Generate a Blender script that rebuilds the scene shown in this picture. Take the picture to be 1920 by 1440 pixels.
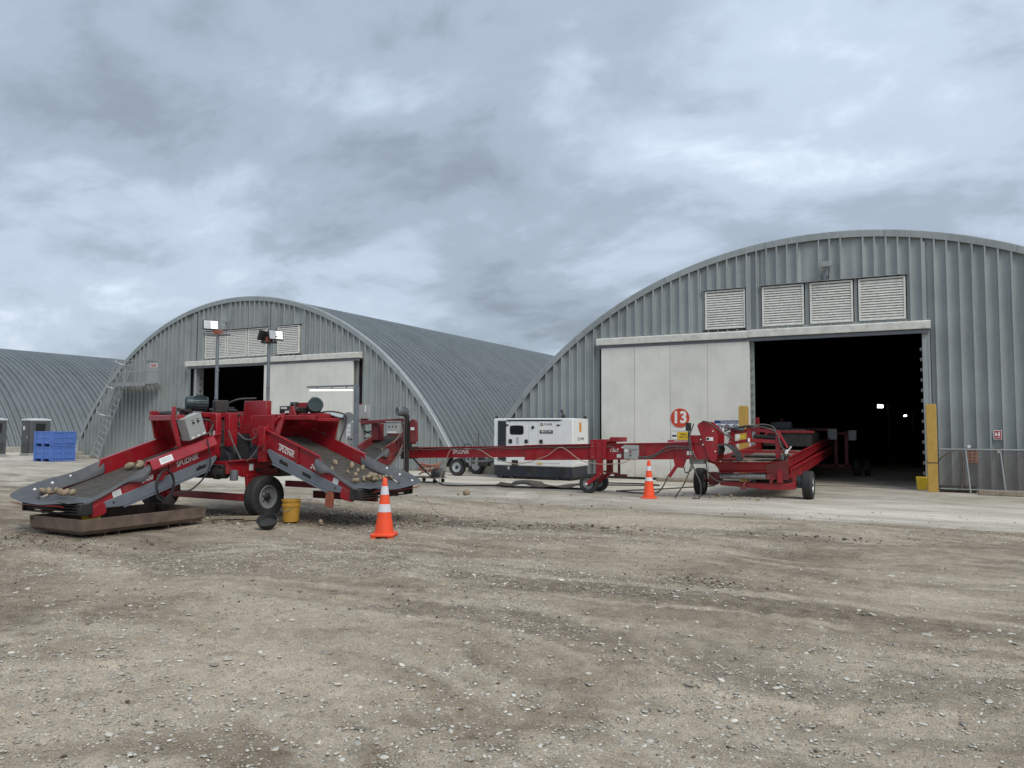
import bpy, bmesh, math, random
import numpy as np
from mathutils import Vector, Matrix

for o in list(bpy.data.objects):
    bpy.data.objects.remove(o, do_unlink=True)
SC = bpy.context.scene
COL = SC.collection
rng = np.random.default_rng(7)
random.seed(7)
R_ = math.radians

# ------------------------------------------------------------------ camera
# world frame: +x along the shed fronts, +y into the sheds, z up
YAW, PITCH, ROLL = R_(28.14), R_(3.40), R_(0.29)
cam_d = bpy.data.cameras.new('camera')
cam_d.sensor_width = 36.0
cam_d.lens = 36.0 * 1405.0 / 1920.0
cam_d.clip_start, cam_d.clip_end = 0.1, 2000.0
cam = bpy.data.objects.new('camera', cam_d)
COL.objects.link(cam)
_r = Vector((1, 0, 0)); _f = Vector((0, math.cos(PITCH), math.sin(PITCH))); _u = Vector((0, -math.sin(PITCH), math.cos(PITCH)))
_r2 = _r * math.cos(ROLL) + _u * math.sin(ROLL); _u2 = _u * math.cos(ROLL) - _r * math.sin(ROLL)
_m = Matrix((_r2, _u2, -_f)).transposed()
cam.matrix_world = Matrix.Translation((0, 0, 1.66)) @ (Matrix.Rotation(YAW, 3, 'Z') @ _m).to_4x4()
SC.camera = cam

# ------------------------------------------------------------------ world: overcast sky
SUN_EL, SUN_AZ = R_(47), R_(122)          # azimuth measured from +y clockwise
world = bpy.data.worlds.new('World'); SC.world = world; world.use_nodes = True
nt = world.node_tree; nt.nodes.clear()
def wn(t, **k):
    n = nt.nodes.new(t)
    for a, b in k.items(): setattr(n, a, b)
    return n
def wl(a, b): nt.links.new(a, b)
def wmath(op, a, b=None, c=None):
    n = wn('ShaderNodeMath', operation=op)
    for i, x in enumerate((a, b, c)):
        if x is None: continue
        if isinstance(x, (int, float)): n.inputs[i].default_value = x
        else: wl(x, n.inputs[i])
    return n.outputs[0]
w_out = wn('ShaderNodeOutputWorld')
w_sky = wn('ShaderNodeTexSky', sky_type='NISHITA', sun_disc=False)
w_sky.sun_elevation = SUN_EL; w_sky.sun_rotation = SUN_AZ
w_sky.air_density = 1.2; w_sky.dust_density = 2.0
w_bg1 = wn('ShaderNodeBackground'); w_bg1.inputs[1].default_value = 0.09
wl(w_sky.outputs[0], w_bg1.inputs[0])
w_tc = wn('ShaderNodeTexCoord')
w_sep = wn('ShaderNodeSeparateXYZ'); wl(w_tc.outputs['Generated'], w_sep.inputs[0])
w_z = wmath('ADD', wmath('MAXIMUM', w_sep.outputs[2], 0.0), 0.30)
w_comb = wn('ShaderNodeCombineXYZ')
wl(wmath('DIVIDE', w_sep.outputs[0], w_z), w_comb.inputs[0])
wl(wmath('DIVIDE', w_sep.outputs[1], w_z), w_comb.inputs[1])
w_comb.inputs[2].default_value = 3.7
def wnoise(scale, detail, rough, dist, off, rotz=0.0, sx=1.0, sy=1.0):
    mp = wn('ShaderNodeMapping'); mp.inputs['Location'].default_value = off
    mp.inputs['Rotation'].default_value = (0, 0, rotz); mp.inputs['Scale'].default_value = (sx, sy, 1)
    wl(w_comb.outputs[0], mp.inputs[0])
    n = wn('ShaderNodeTexNoise'); n.inputs['Scale'].default_value = scale
    n.inputs['Detail'].default_value = detail; n.inputs['Roughness'].default_value = rough
    n.inputs['Distortion'].default_value = dist
    wl(mp.outputs[0], n.inputs['Vector']); return n.outputs['Fac']
SKY_OFF = (-3.58, -8.44, 0.0)
n1 = wnoise(0.92, 9.0, 0.54, 0.25, SKY_OFF, 0.5, 1.0, 1.15)
n2 = wnoise(2.7, 9.0, 0.57, 0.3, (SKY_OFF[0] * 1.7 + 7.7, SKY_OFF[1] + 2.2, 1.0), 0.35, 0.9, 1.25)
w_sum = wmath('ADD', wmath('MULTIPLY', n1, 0.64), wmath('MULTIPLY', n2, 0.36))
w_ramp = wn('ShaderNodeValToRGB')
cr = w_ramp.color_ramp; cr.interpolation = 'EASE'
cr.elements[0].position = 0.37; cr.elements[0].color = (0.23, 0.275, 0.335, 1)
cr.elements[1].position = 0.63; cr.elements[1].color = (0.65, 0.735, 0.84, 1)
e = cr.elements.new(0.45); e.color = (0.318, 0.382, 0.462, 1)
e = cr.elements.new(0.535); e.color = (0.45, 0.53, 0.635, 1)
wl(w_sum, w_ramp.inputs[0])
# an overcast sky is brighter towards the zenith all round (CIE overcast law, softened)
w_gain = wmath('ADD', 0.88, wmath('MULTIPLY', wmath('MAXIMUM', w_sep.outputs[2], 0.0), 0.42))
w_mul = wn('ShaderNodeVectorMath', operation='SCALE'); wl(w_ramp.outputs[0], w_mul.inputs[0]); wl(w_gain, w_mul.inputs['Scale'])
w_bg2 = wn('ShaderNodeBackground'); w_bg2.inputs[1].default_value = 1.0
wl(w_mul.outputs[0], w_bg2.inputs[0])
w_mix = wn('ShaderNodeMixShader'); w_mix.inputs[0].default_value = 0.93
wl(w_bg1.outputs[0], w_mix.inputs[1]); wl(w_bg2.outputs[0], w_mix.inputs[2]); wl(w_mix.outputs[0], w_out.inputs[0])

# ------------------------------------------------------------------ sun behind the cloud
sun_d = bpy.data.lights.new('sun', 'SUN'); sun_d.energy = 1.5; sun_d.angle = R_(30); sun_d.color = (1.0, 0.94, 0.84)
sun = bpy.data.objects.new('sun', sun_d); COL.objects.link(sun)
_dir = Vector((math.sin(SUN_AZ) * math.cos(SUN_EL), math.cos(SUN_AZ) * math.cos(SUN_EL), math.sin(SUN_EL)))
sun.rotation_euler = _dir.to_track_quat('Z', 'Y').to_euler(); sun.location = (0, 0, 30)
vs = SC.view_settings
vs.view_transform = 'Standard'; vs.look = 'None'; vs.gamma = 1.0; vs.exposure = 0.40; vs.use_curve_mapping = False
SC.cycles.max_bounces = 8

# ------------------------------------------------------------------ materials
def new_mat(name):
    m = bpy.data.materials.new(name); m.use_nodes = True
    return m, m.node_tree, m.node_tree.nodes['Principled BSDF']
def N(t, typ, **k):
    n = t.nodes.new(typ)
    for a, b in k.items(): setattr(n, a, b)
    return n
def tnoise(t, vec, scale, detail=4, rough=0.55, dist=0.0):
    n = N(t, 'ShaderNodeTexNoise'); n.inputs['Scale'].default_value = scale; n.inputs['Detail'].default_value = detail
    n.inputs['Roughness'].default_value = rough; n.inputs['Distortion'].default_value = dist
    if vec is not None: t.links.new(vec, n.inputs['Vector'])
    return n.outputs['Fac']
def tmap(t, vec, scale=(1, 1, 1), rot=(0, 0, 0), loc=(0, 0, 0)):
    n = N(t, 'ShaderNodeMapping'); n.inputs['Scale'].default_value = scale; n.inputs['Rotation'].default_value = rot
    n.inputs['Location'].default_value = loc; t.links.new(vec, n.inputs[0]); return n.outputs[0]
def tramp(t, fac, stops, interp='LINEAR'):
    n = N(t, 'ShaderNodeValToRGB'); c = n.color_ramp; c.interpolation = interp
    while len(c.elements) < len(stops): c.elements.new(0.5)
    for e, (p, col) in zip(c.elements, stops):
        e.position = p; e.color = (*col, 1) if len(col) == 3 else col
    t.links.new(fac, n.inputs[0]); return n.outputs[0]
def tmix(t, fac, a, b, typ='MIX'):
    n = N(t, 'ShaderNodeMix', data_type='RGBA', blend_type=typ)
    for s, x in ((0, fac), (6, a), (7, b)):
        if hasattr(x, 'links') or hasattr(x, 'is_linked'): t.links.new(x, n.inputs[s])
        elif s == 0: n.inputs[0].default_value = x
        else: n.inputs[s].default_value = (*x, 1)
    return n.outputs[2]
def tmath(t, op, a, b=None, clamp=False):
    n = N(t, 'ShaderNodeMath', operation=op); n.use_clamp = clamp
    for i, x in enumerate((a, b)):
        if x is None: continue
        if isinstance(x, (int, float)): n.inputs[i].default_value = x
        else: t.links.new(x, n.inputs[i])
    return n.outputs[0]
def wpos(t): return N(t, 'ShaderNodeNewGeometry').outputs['Position']
def g3(x): return (x, x, x)

MATS = {}
def simple(name, col, rough=0.5, metal=0.0, vary=0.18, vscale=6.0, bump=0.0, bscale=60.0, dirt=0.0, dirtcol=(0.16, 0.13, 0.10), spec=0.5, coat=0.0, dscale=5.0):
    m, t, b = new_mat(name)
    p = wpos(t)
    n = tnoise(t, p, vscale, 5, 0.6)
    lo = tuple(c * (1 - vary) for c in col); hi = tuple(min(1, c * (1 + vary)) for c in col)
    c = tramp(t, n, [(0.3, lo), (0.7, hi)])
    if dirt > 0:
        d = tnoise(t, p, dscale, 7, 0.68, 0.4)
        f = tramp(t, d, [(0.5, g3(0)), (0.8, g3(dirt))])
        c = tmix(t, f, c, dirtcol)
        rr = tramp(t, d, [(0.5, g3(rough)), (0.8, g3(min(1, rough + 0.3)))])
        t.links.new(rr, b.inputs['Roughness'])
    else:
        rr = tramp(t, tnoise(t, p, vscale * 2.3, 4), [(0.3, g3(max(0.03, rough - 0.07))), (0.7, g3(min(1, rough + 0.09)))])
        t.links.new(rr, b.inputs['Roughness'])
    t.links.new(c, b.inputs['Base Color'])
    b.inputs['Metallic'].default_value = metal; b.inputs['Specular IOR Level'].default_value = spec
    if coat: b.inputs['Coat Weight'].default_value = coat; b.inputs['Coat Roughness'].default_value = 0.15
    if bump > 0:
        bn = N(t, 'ShaderNodeBump'); bn.inputs['Strength'].default_value = bump; bn.inputs['Distance'].default_value = 0.01
        t.links.new(tnoise(t, p, bscale, 5, 0.6), bn.inputs['Height']); t.links.new(bn.outputs[0], b.inputs['Normal'])
    MATS[name] = m; return m
def emit(name, col, s):
    m, t, b = new_mat(name)
    b.inputs['Base Color'].default_value = (0.8, 0.8, 0.8, 1)
    b.inputs['Emission Color'].default_value = (*col, 1); b.inputs['Emission Strength'].default_value = s
    MATS[name] = m; return m

def galv(name, col, metal=0.35, rough=0.48, streak=0.22):
    m, t, b = new_mat(name); p = wpos(t)
    oi = N(t, 'ShaderNodeObjectInfo')
    n1 = tnoise(t, p, 0.9, 6, 0.62, 0.3)
    n2 = tnoise(t, tmap(t, p, (7.0, 7.0, 0.35)), 1.6, 5, 0.65)      # run-off streaks
    n3 = tnoise(t, p, 26.0, 3, 0.6)                                # spangle
    s = tmath(t, 'ADD', tmath(t, 'MULTIPLY', n1, 0.45), tmath(t, 'ADD', tmath(t, 'MULTIPLY', n2, 0.40), tmath(t, 'MULTIPLY', n3, 0.15)))
    s = tmath(t, 'ADD', s, tmath(t, 'MULTIPLY', tmath(t, 'SUBTRACT', oi.outputs['Random'], 0.5), 0.10))
    c = tramp(t, s, [(0.34, tuple(x * (1 - streak) for x in col)), (0.5, col), (0.68, tuple(x * (1 + streak) for x in col))])
    t.links.new(c, b.inputs['Base Color'])
    t.links.new(tramp(t, s, [(0.3, g3(rough - 0.1)), (0.7, g3(rough + 0.12))]), b.inputs['Roughness'])
    b.inputs['Metallic'].default_value = metal
    bn = N(t, 'ShaderNodeBump'); bn.inputs['Strength'].default_value = 0.12; bn.inputs['Distance'].default_value = 0.02
    t.links.new(tnoise(t, p, 3.0, 3, 0.5), bn.inputs['Height']); t.links.new(bn.outputs[0], b.inputs['Normal'])
    MATS[name] = m; return m

galv('wall_metal', (0.33, 0.358, 0.355), 0.20)
galv('roof_metal', (0.160, 0.183, 0.194), 0.15, 0.52)
galv('trim_metal', (0.315, 0.338, 0.34), 0.3, 0.42)
galv('pale_metal', (0.44, 0.46, 0.47), 0.35, 0.4)
simple('header_paint', (0.60, 0.60, 0.55), 0.6, 0, 0.14, 3.0, 0.1, 40, 0.45, (0.22, 0.20, 0.16))
def door_white():
    m, t, b = new_mat('door_white'); p = wpos(t)
    oi = N(t, 'ShaderNodeObjectInfo')
    c = tramp(t, tmath(t, 'ADD', tmath(t, 'MULTIPLY', tnoise(t, p, 1.2, 6, 0.65), 0.8), tmath(t, 'MULTIPLY', oi.outputs['Random'], 0.16)), [(0.3, (0.585, 0.575, 0.525)), (0.62, (0.71, 0.70, 0.645))])
    st = tnoise(t, tmap(t, p, (9, 9, 0.5)), 1.4, 6, 0.7)
    c = tmix(t, tramp(t, st, [(0.55, g3(0)), (0.8, g3(0.3))]), c, (0.38, 0.37, 0.33))
    sp = tnoise(t, tmap(t, p, (1, 1, 0.6)), 13.0, 2, 0.5)
    c = tmix(t, tramp(t, sp, [(0.74, g3(0)), (0.78, g3(0.7))]), c, (0.30, 0.28, 0.25))
    sep = N(t, 'ShaderNodeSeparateXYZ'); t.links.new(p, sep.inputs[0])
    low = tmath(t, 'MULTIPLY', tramp(t, sep.outputs[2], [(0.0, g3(1)), (0.55, g3(0))]), tramp(t, tnoise(t, p, 5.0, 5, 0.7), [(0.35, g3(0.1)), (0.7, g3(0.75))]))
    c = tmix(t, low, c, (0.30, 0.27, 0.22))                        # splashed mud along the foot
    t.links.new(c, b.inputs['Base Color']); b.inputs['Roughness'].default_value = 0.45
    MATS['door_white'] = m
door_white()
simple('louver_paint', (0.66, 0.655, 0.61), 0.55, 0.1, 0.14, 9, 0, 60, 0.35, (0.30, 0.27, 0.22))
simple('lining_dark', (0.035, 0.030, 0.024), 0.95, 0, 0.3, 3, 0.6, 25)  # near-black tone puts the darkness of the shed interior into the colour
simple('red_paint', (0.285, 0.0085, 0.016), 0.36, 0, 0.16, 2.2, 0.03, 18, 0.62, (0.155, 0.080, 0.062), coat=0.15, dscale=5.5)
simple('red_old', (0.17, 0.022, 0.025), 0.52, 0, 0.22, 4, 0.05, 30, 0.6, (0.15, 0.105, 0.08), dscale=4.0)
simple('machine_grey', (0.165, 0.185, 0.215), 0.45, 0.1, 0.12, 4, 0.02, 40, 0.35, (0.13, 0.11, 0.095))
simple('cabinet_grey', (0.33, 0.345, 0.335), 0.42, 0, 0.07, 3, 0, 40, 0.2, (0.24, 0.22, 0.19))
simple('steel', (0.28, 0.28, 0.28), 0.45, 0.7, 0.2, 8, 0.05, 60, 0.3)
simple('dark_steel', (0.045, 0.042, 0.040), 0.5, 0.5, 0.3, 8, 0.1, 60, 0.4, (0.11, 0.09, 0.07))
simple('black_plastic', (0.016, 0.016, 0.017), 0.45, 0, 0.2, 8, 0, 60, 0.2)
simple('rubber', (0.026, 0.026, 0.027), 0.72, 0, 0.25, 9, 0.15, 70, 0.5, (0.085, 0.075, 0.062))
simple('rim_grey', (0.27, 0.28, 0.285), 0.5, 0.2, 0.15, 8, 0, 60, 0.4)
simple('rubber_flap', (0.070, 0.073, 0.078), 0.55, 0, 0.22, 5, 0.06, 40, 0.55, (0.14, 0.125, 0.10))
simple('belt_rod', (0.085, 0.076, 0.064), 0.72, 0.1, 0.3, 14, 0.2, 90, 0.6, (0.20, 0.165, 0.125))
simple('belt_dirt', (0.165, 0.135, 0.10), 0.9, 0, 0.25, 10, 0.3, 60)
simple('motor_green', (0.030, 0.052, 0.056), 0.38, 0.2, 0.2, 7, 0, 60, 0.3)
simple('motor_grey', (0.16, 0.17, 0.18), 0.42, 0.3, 0.2, 7, 0, 60, 0.3)
simple('bare_white', (0.78, 0.78, 0.76), 0.4, 0, 0.03, 5)
simple('gen_white', (0.72, 0.735, 0.73), 0.33, 0, 0.03, 2.0, 0, 40, 0.12, (0.42, 0.40, 0.36), coat=0.2)
simple('gen_navy', (0.016, 0.021, 0.032), 0.42, 0, 0.2, 5, 0, 40, 0.3)
simple('glass_dark', (0.012, 0.012, 0.013), 0.08, 0, 0.1, 5, spec=0.6)
simple('cone_orange', (0.86, 0.082, 0.020), 0.5, 0, 0.07, 7, 0.03, 50, 0.16, (0.30, 0.12, 0.07))
simple('cone_white', (0.66, 0.65, 0.69), 0.38, 0, 0.08, 30, 0, 50, 0.2, (0.35, 0.33, 0.3))
simple('bollard_yellow', (0.48, 0.295, 0.060), 0.6, 0, 0.13, 5, 0.06, 40, 0.4, (0.25, 0.17, 0.08))
simple('bucket_yellow', (0.46, 0.25, 0.032), 0.45, 0, 0.1, 8, 0, 50, 0.3, (0.20, 0.14, 0.07))
simple('bright_yellow', (0.62, 0.42, 0.02), 0.5, 0, 0.1, 8, 0, 50, 0.15)
simple('mesh_wire', (0.17, 0.15, 0.14), 0.6, 0.3, 0.2, 8)
simple('faded_red', (0.45, 0.21, 0.18), 0.6, 0, 0.2, 20)
simple('rust', (0.140, 0.100, 0.078), 0.85, 0.1, 0.32, 5, 0.25, 35, 0.5, (0.10, 0.082, 0.068), dscale=7)
simple('rust_red', (0.30, 0.085, 0.05), 0.8, 0, 0.25, 8, 0.1, 40, 0.4)
simple('timber', (0.26, 0.215, 0.16), 0.85, 0, 0.3, 12, 0.3, 40, 0.4)
simple('concrete_block', (0.36, 0.345, 0.30), 0.9, 0, 0.2, 6, 0.3, 40, 0.4, (0.2, 0.18, 0.14))
simple('bin_blue', (0.085, 0.175, 0.50), 0.5, 0, 0.1, 3, 0, 40, 0.15, (0.2, 0.2, 0.22))
simple('toilet_grey', (0.085, 0.09, 0.096), 0.55, 0, 0.1, 4)
simple('toilet_roof', (0.55, 0.57, 0.60), 0.55, 0, 0.06, 4)
simple('potato_skin', (0.29, 0.225, 0.15), 0.85, 0, 0.3, 28, 0.2, 90, 0.5, (0.17, 0.125, 0.085), dscale=18)
simple('cord_orange', (0.46, 0.16, 0.085), 0.55, 0, 0.1, 8)
simple('cord_red', (0.62, 0.06, 0.03), 0.5, 0, 0.1, 8)
simple('cable_black', (0.02, 0.02, 0.021), 0.5, 0, 0.2, 8)
simple('hose_grey', (0.075, 0.068, 0.062), 0.6, 0, 0.2, 10, 0, 50, 0.3)
simple('cord_tan', (0.33, 0.255, 0.20), 0.6, 0, 0.1, 8)
simple('tarp', (0.105, 0.088, 0.066), 0.85, 0, 0.35, 7, 0.3, 30, 0.5, (0.19, 0.165, 0.125))
simple('sign_white', (0.74, 0.745, 0.73), 0.4, 0, 0.05, 9)
simple('sign_red', (0.52, 0.055, 0.022), 0.45, 0, 0.05, 9)
simple('sign_crimson', (0.36, 0.015, 0.04), 0.45, 0, 0.05, 9)
simple('sign_yellow', (0.66, 0.44, 0.02), 0.45, 0, 0.05, 9)
simple('sign_navy', (0.014, 0.045, 0.16), 0.45, 0, 0.05, 9)
simple('ink_black', (0.012, 0.012, 0.012), 0.5, 0, 0.05, 9)
simple('ink_white', (0.74, 0.73, 0.70), 0.45, 0, 0.06, 12, 0, 50, 0.25, (0.4, 0.3, 0.28))
simple('ink_orange', (0.62, 0.26, 0.03), 0.45, 0, 0.05, 9)
simple('ink_grey', (0.34, 0.38, 0.42), 0.5, 0, 0.15, 60)
simple('orange_plastic', (0.58, 0.16, 0.045), 0.5, 0, 0.15, 20)
emit('led_white', (1.0, 0.98, 0.93), 2.5)
emit('tube_white', (1.0, 0.97, 0.86), 1.3)
emit('lamp_inside', (1.0, 0.97, 0.95), 14.0)
simple('led_panel', (0.45, 0.46, 0.47), 0.25, 0.2, 0.1, 20)

# ------------------------------------------------------------------ mesh helpers
OFF = {}                                           # root / part name -> world position of its origin
def V3(*a): return Vector(a[0] if len(a) == 1 else a)
class MB:
    def __init__(s): s.v = []; s.f = []
    def add(s, vs, fs):
        b = len(s.v); s.v += [tuple(p) for p in vs]; s.f += [tuple(i + b for i in q) for q in fs]; return s
    def box(s, p0, p1):
        (a, b, c), (d, e, f) = p0, p1
        return s.add([(a,b,c),(d,b,c),(d,e,c),(a,e,c),(a,b,f),(d,b,f),(d,e,f),(a,e,f)],
                     [(0,3,2,1),(4,5,6,7),(0,1,5,4),(1,2,6,5),(2,3,7,6),(3,0,4,7)])
    def obox(s, c, size, rot):                     # box centred at c with a rotation matrix
        h = [x / 2 for x in size]; c = V3(c)
        pts = [c + rot @ V3(x * h[0], y * h[1], z * h[2]) for z in (-1, 1) for x, y in ((-1,-1),(1,-1),(1,1),(-1,1))]
        return s.add(pts, [(0,3,2,1),(4,5,6,7),(0,1,5,4),(1,2,6,5),(2,3,7,6),(3,0,4,7)])
    def bar(s, p, q, w, h, up=(0, 0, 1)):
        p, q = V3(p), V3(q); d = (q - p).normalized(); x = d.cross(V3(up))
        if x.length < 1e-4: x = d.cross(V3(1, 0, 0))
        x.normalize(); y = x.cross(d).normalized(); x = x * w / 2; y = y * h / 2
        pts = [p - x - y, p + x - y, p + x + y, p - x + y, q - x - y, q + x - y, q + x + y, q - x + y]
        return s.add(pts, [(0,3,2,1),(4,5,6,7),(0,1,5,4),(1,2,6,5),(2,3,7,6),(3,0,4,7)])
    def cyl(s, p, q, r, r2=None, n=16, cap=True):
        p, q = V3(p), V3(q); d = (q - p).normalized(); x = d.orthogonal().normalized(); y = d.cross(x); r2 = r if r2 is None else r2
        pts = []
        for c, rr in ((p, r), (q, r2)):
            for i in range(n):
                a = 2 * math.pi * i / n; pts.append(c + (x * math.cos(a) + y * math.sin(a)) * rr)
        fs = [(i, (i + 1) % n, n + (i + 1) % n, n + i) for i in range(n)]
        if cap: fs += [tuple(range(n - 1, -1, -1)), tuple(range(n, 2 * n))]
        return s.add(pts, fs)
    def lathe(s, c, axis, prof, n=24, ring=None):             # prof: list of (distance along axis, radius)
        c = V3(c); d = V3(axis).normalized(); x = d.orthogonal().normalized(); y = d.cross(x); m = len(prof); pts = []
        for t, r in prof:
            for i in range(n):
                a = 2 * math.pi * i / n; pts.append(c + d * t + (x * math.cos(a) + y * math.sin(a)) * max(r, 1e-4))
        fs = [(j * n + i, j * n + (i + 1) % n, (j + 1) * n + (i + 1) % n, (j + 1) * n + i) for j in range(m - 1) for i in range(n)]
        if ring is None: ring = abs(prof[0][0] - prof[-1][0]) < 1e-9 and prof[-1][1] > .001 and m > 2
        if ring: fs += [((m - 1) * n + i, (m - 1) * n + (i + 1) % n, (i + 1) % n, i) for i in range(n)]
        else: fs += [tuple(range(n - 1, -1, -1)), tuple(range((m - 1) * n, m * n))]
        return s.add(pts, fs)
    def tube(s, pts, r, n=7):
        pts = [V3(p) for p in pts]; out = []; m = len(pts); ref = None
        for i, p in enumerate(pts):
            d = (pts[min(i + 1, m - 1)] - pts[max(i - 1, 0)]).normalized()
            if ref is None: ref = d.orthogonal().normalized()
            x = (ref - d * ref.dot(d))
            x = x.normalized() if x.length > 1e-5 else d.orthogonal().normalized()
            ref = x; y = d.cross(x)
            for k in range(n):
                a = 2 * math.pi * k / n; out.append(p + (x * math.cos(a) + y * math.sin(a)) * r)
        fs = [(i * n + k, i * n + (k + 1) % n, (i + 1) * n + (k + 1) % n, (i + 1) * n + k) for i in range(m - 1) for k in range(n)]
        fs += [tuple(range(n - 1, -1, -1)), tuple(range((m - 1) * n, m * n))]
        return s.add(out, fs)
    def prism(s, poly, vec):
        vec = V3(vec); n = len(poly); a = [V3(p) for p in poly]; b = [p + vec for p in a]
        return s.add(a + b, [tuple(range(n - 1, -1, -1)), tuple(range(n, 2 * n))] + [(i, (i + 1) % n, n + (i + 1) % n, n + i) for i in range(n)])
    def sheet(s, rows, th=0.0, vec=None):          # grid of points; th = thickness along vec
        nr, nc = len(rows), len(rows[0]); a = [V3(p) for r in rows for p in r]
        fs = [(i*nc+j, i*nc+j+1, (i+1)*nc+j+1, (i+1)*nc+j) for i in range(nr-1) for j in range(nc-1)]
        if th <= 0: return s.add(a, fs)
        w = V3(vec).normalized() * th; k = nr * nc
        fs2 = [tuple(x + k for x in reversed(f)) for f in fs]
        ed = [i for i in range(nc)] + [i*nc+nc-1 for i in range(1, nr)] + [(nr-1)*nc+j for j in range(nc-2, -1, -1)] + [i*nc for i in range(nr-2, 0, -1)]
        side = [(ed[i], ed[i] + k, ed[(i+1) % len(ed)] + k, ed[(i+1) % len(ed)]) for i in range(len(ed))]
        return s.add(a + [p + w for p in a], fs + fs2 + side)

def curve(pts, n=10):                              # Catmull-Rom through control points
    P = [V3(p) for p in pts]; P = [P[0] * 2 - P[1]] + P + [P[-1] * 2 - P[-2]]; out = []
    for i in range(1, len(P) - 2):
        a, b, c, d = P[i-1], P[i], P[i+1], P[i+2]
        for k in range(n):
            t = k / n
            out.append(0.5 * ((2*b) + (c - a)*t + (2*a - 5*b + 4*c - d)*t*t + (3*b - a - 3*c + d)*t**3))
    out.append(P[-2]); return out

def make_mesh(name, mb, mat, off=(0, 0, 0), sharp=32, fix=True):
    me = bpy.data.meshes.new(name); o = Vector(off)
    me.from_pydata([(p[0]-o[0], p[1]-o[1], p[2]-o[2]) for p in mb.v], [], mb.f)
    if fix:
        bm = bmesh.new(); bm.from_mesh(me); bmesh.ops.recalc_face_normals(bm, faces=bm.faces); bm.to_mesh(me); bm.free()
    me.shade_smooth(); me.set_sharp_from_angle(angle=R_(sharp))
    if mat: me.materials.append(MATS[mat] if isinstance(mat, str) else mat)
    return me
def tag(o, label=None, cat=None, group=None, kind=None):
    if label: o['label'] = label
    if cat: o['category'] = cat
    if group: o['group'] = group
    if kind: o['kind'] = kind
    return o
def thing(name, loc, label, cat, group=None):
    o = bpy.data.objects.new(name, None); o.empty_display_size = 0.2; COL.objects.link(o); o.location = loc
    OFF[o.name] = Vector(loc); return tag(o, label, cat, group)
def bevel(o, w, seg=2):
    if w:
        b = o.modifiers.new('bevel', 'BEVEL'); b.width = w; b.segments = seg; b.limit_method = 'ANGLE'; b.angle_limit = R_(40); b.harden_normals = False
def part(parent, name, mb, mat, bev=0.0, sharp=32, fix=True):
    off = OFF[parent.name]
    o = bpy.data.objects.new(name, make_mesh(name, mb, mat, off, sharp, fix)); COL.objects.link(o); o.parent = parent
    OFF[o.name] = off; bevel(o, bev); return o
def solo(name, mb, mat, loc, label, cat, group=None, kind=None, bev=0.0, sharp=32, fix=True):
    o = bpy.data.objects.new(name, make_mesh(name, mb, mat, loc, sharp, fix)); COL.objects.link(o); o.location = loc
    OFF[o.name] = Vector(loc); bevel(o, bev); return tag(o, label, cat, group, kind)
def inst(parent, name, me, loc, rot=None):         # a piece that shares its mesh with alike pieces
    o = bpy.data.objects.new(name, me); COL.objects.link(o); o.parent = parent; o.location = Vector(loc) - OFF[parent.name]
    if rot is not None: o.rotation_euler = rot
    OFF[o.name] = Vector(loc); return o
def text(parent, name, body, size, loc, right, up, mat, align='CENTER', shear=0.0, bold=0.0, sx=1.0, ext=0.0008):
    c = bpy.data.curves.new(name, 'FONT'); c.body = body; c.size = size; c.align_x = align; c.align_y = 'CENTER'
    c.shear = shear; c.offset = bold; c.extrude = ext; c.resolution_u = 3; c.materials.append(MATS[mat])
    tmp = bpy.data.objects.new(name, c); me = bpy.data.meshes.new_from_object(tmp); me.name = name
    bpy.data.objects.remove(tmp); bpy.data.curves.remove(c)
    o = bpy.data.objects.new(name, me); COL.objects.link(o); o.parent = parent
    r = V3(right).normalized(); u = V3(up); u = (u - r * u.dot(r)).normalized(); n = r.cross(u)
    m = Matrix((r * sx, u, n)).transposed().to_4x4(); m.translation = Vector(loc) - OFF[parent.name]
    o.matrix_local = m; OFF[o.name] = Vector(loc); return o
def label_plate(parent, name, c, right, up, w, h, mat, th=0.004):
    r = V3(right).normalized(); u = V3(up).normalized(); n = r.cross(u); rot = Matrix((r, u, n)).transposed()
    return part(parent, name, MB().obox(c, (w, h, th), rot), mat)

# ------------------------------------------------------------------ ground
_ks = [(rng.uniform(0.25, 2.2), rng.uniform(0, 2*np.pi), rng.uniform(0, 2*np.pi)) for _ in range(46)]
def gnoise(x, y):
    z = np.zeros_like(x)
    for k, a, ph in _ks: z += np.sin(k * (x * np.cos(a) + y * np.sin(a)) + ph) / (0.6 + k)
    return z / 7.0
def edge_y(x):                                     # front edge of the concrete apron
    return np.interp(x, [-70, -30, -13.4, -11.6, -10.2, -6, 30], [9.5, 11.0, 12.7, 13.4, 14.75, 14.8, 14.8])
def terrain(x, y):
    x = np.asarray(x, float); y = np.asarray(y, float)
    z = gnoise(x, y) * 0.030 - 0.004
    d = edge_y(x) - y
    z = np.where(d < 0.7, z * np.clip(d, 0, 0.7) / 0.7 + 0.004 * np.clip(d + 0.1, 0, .1) / .1, z)
    z = z - np.clip(-d / 0.25, 0, 1) * 0.05
    for yy, xx0, xx1, slope in ((10.9, -6, 6, .25), (9.3, -6, 6, .25), (6.3, -4, 8, .12), (4.9, -4, 8, .12)):   # faint wheel ruts
        q = (y - yy - slope * x) / 0.16
        z = z - 0.012 * np.exp(-q * q) * np.clip(d, 0, 1)
    return z
def frange(a, b, s): return np.arange(a, b, s)
gx = np.unique(np.round(np.concatenate([frange(-400, -80, 40), frange(-80, -20, 4), frange(-20, -15, 0.5), frange(-15, 9.0, 0.07), frange(9.0, 20, 0.6), frange(20, 80, 5), frange(80, 420, 40)]), 4))
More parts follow.
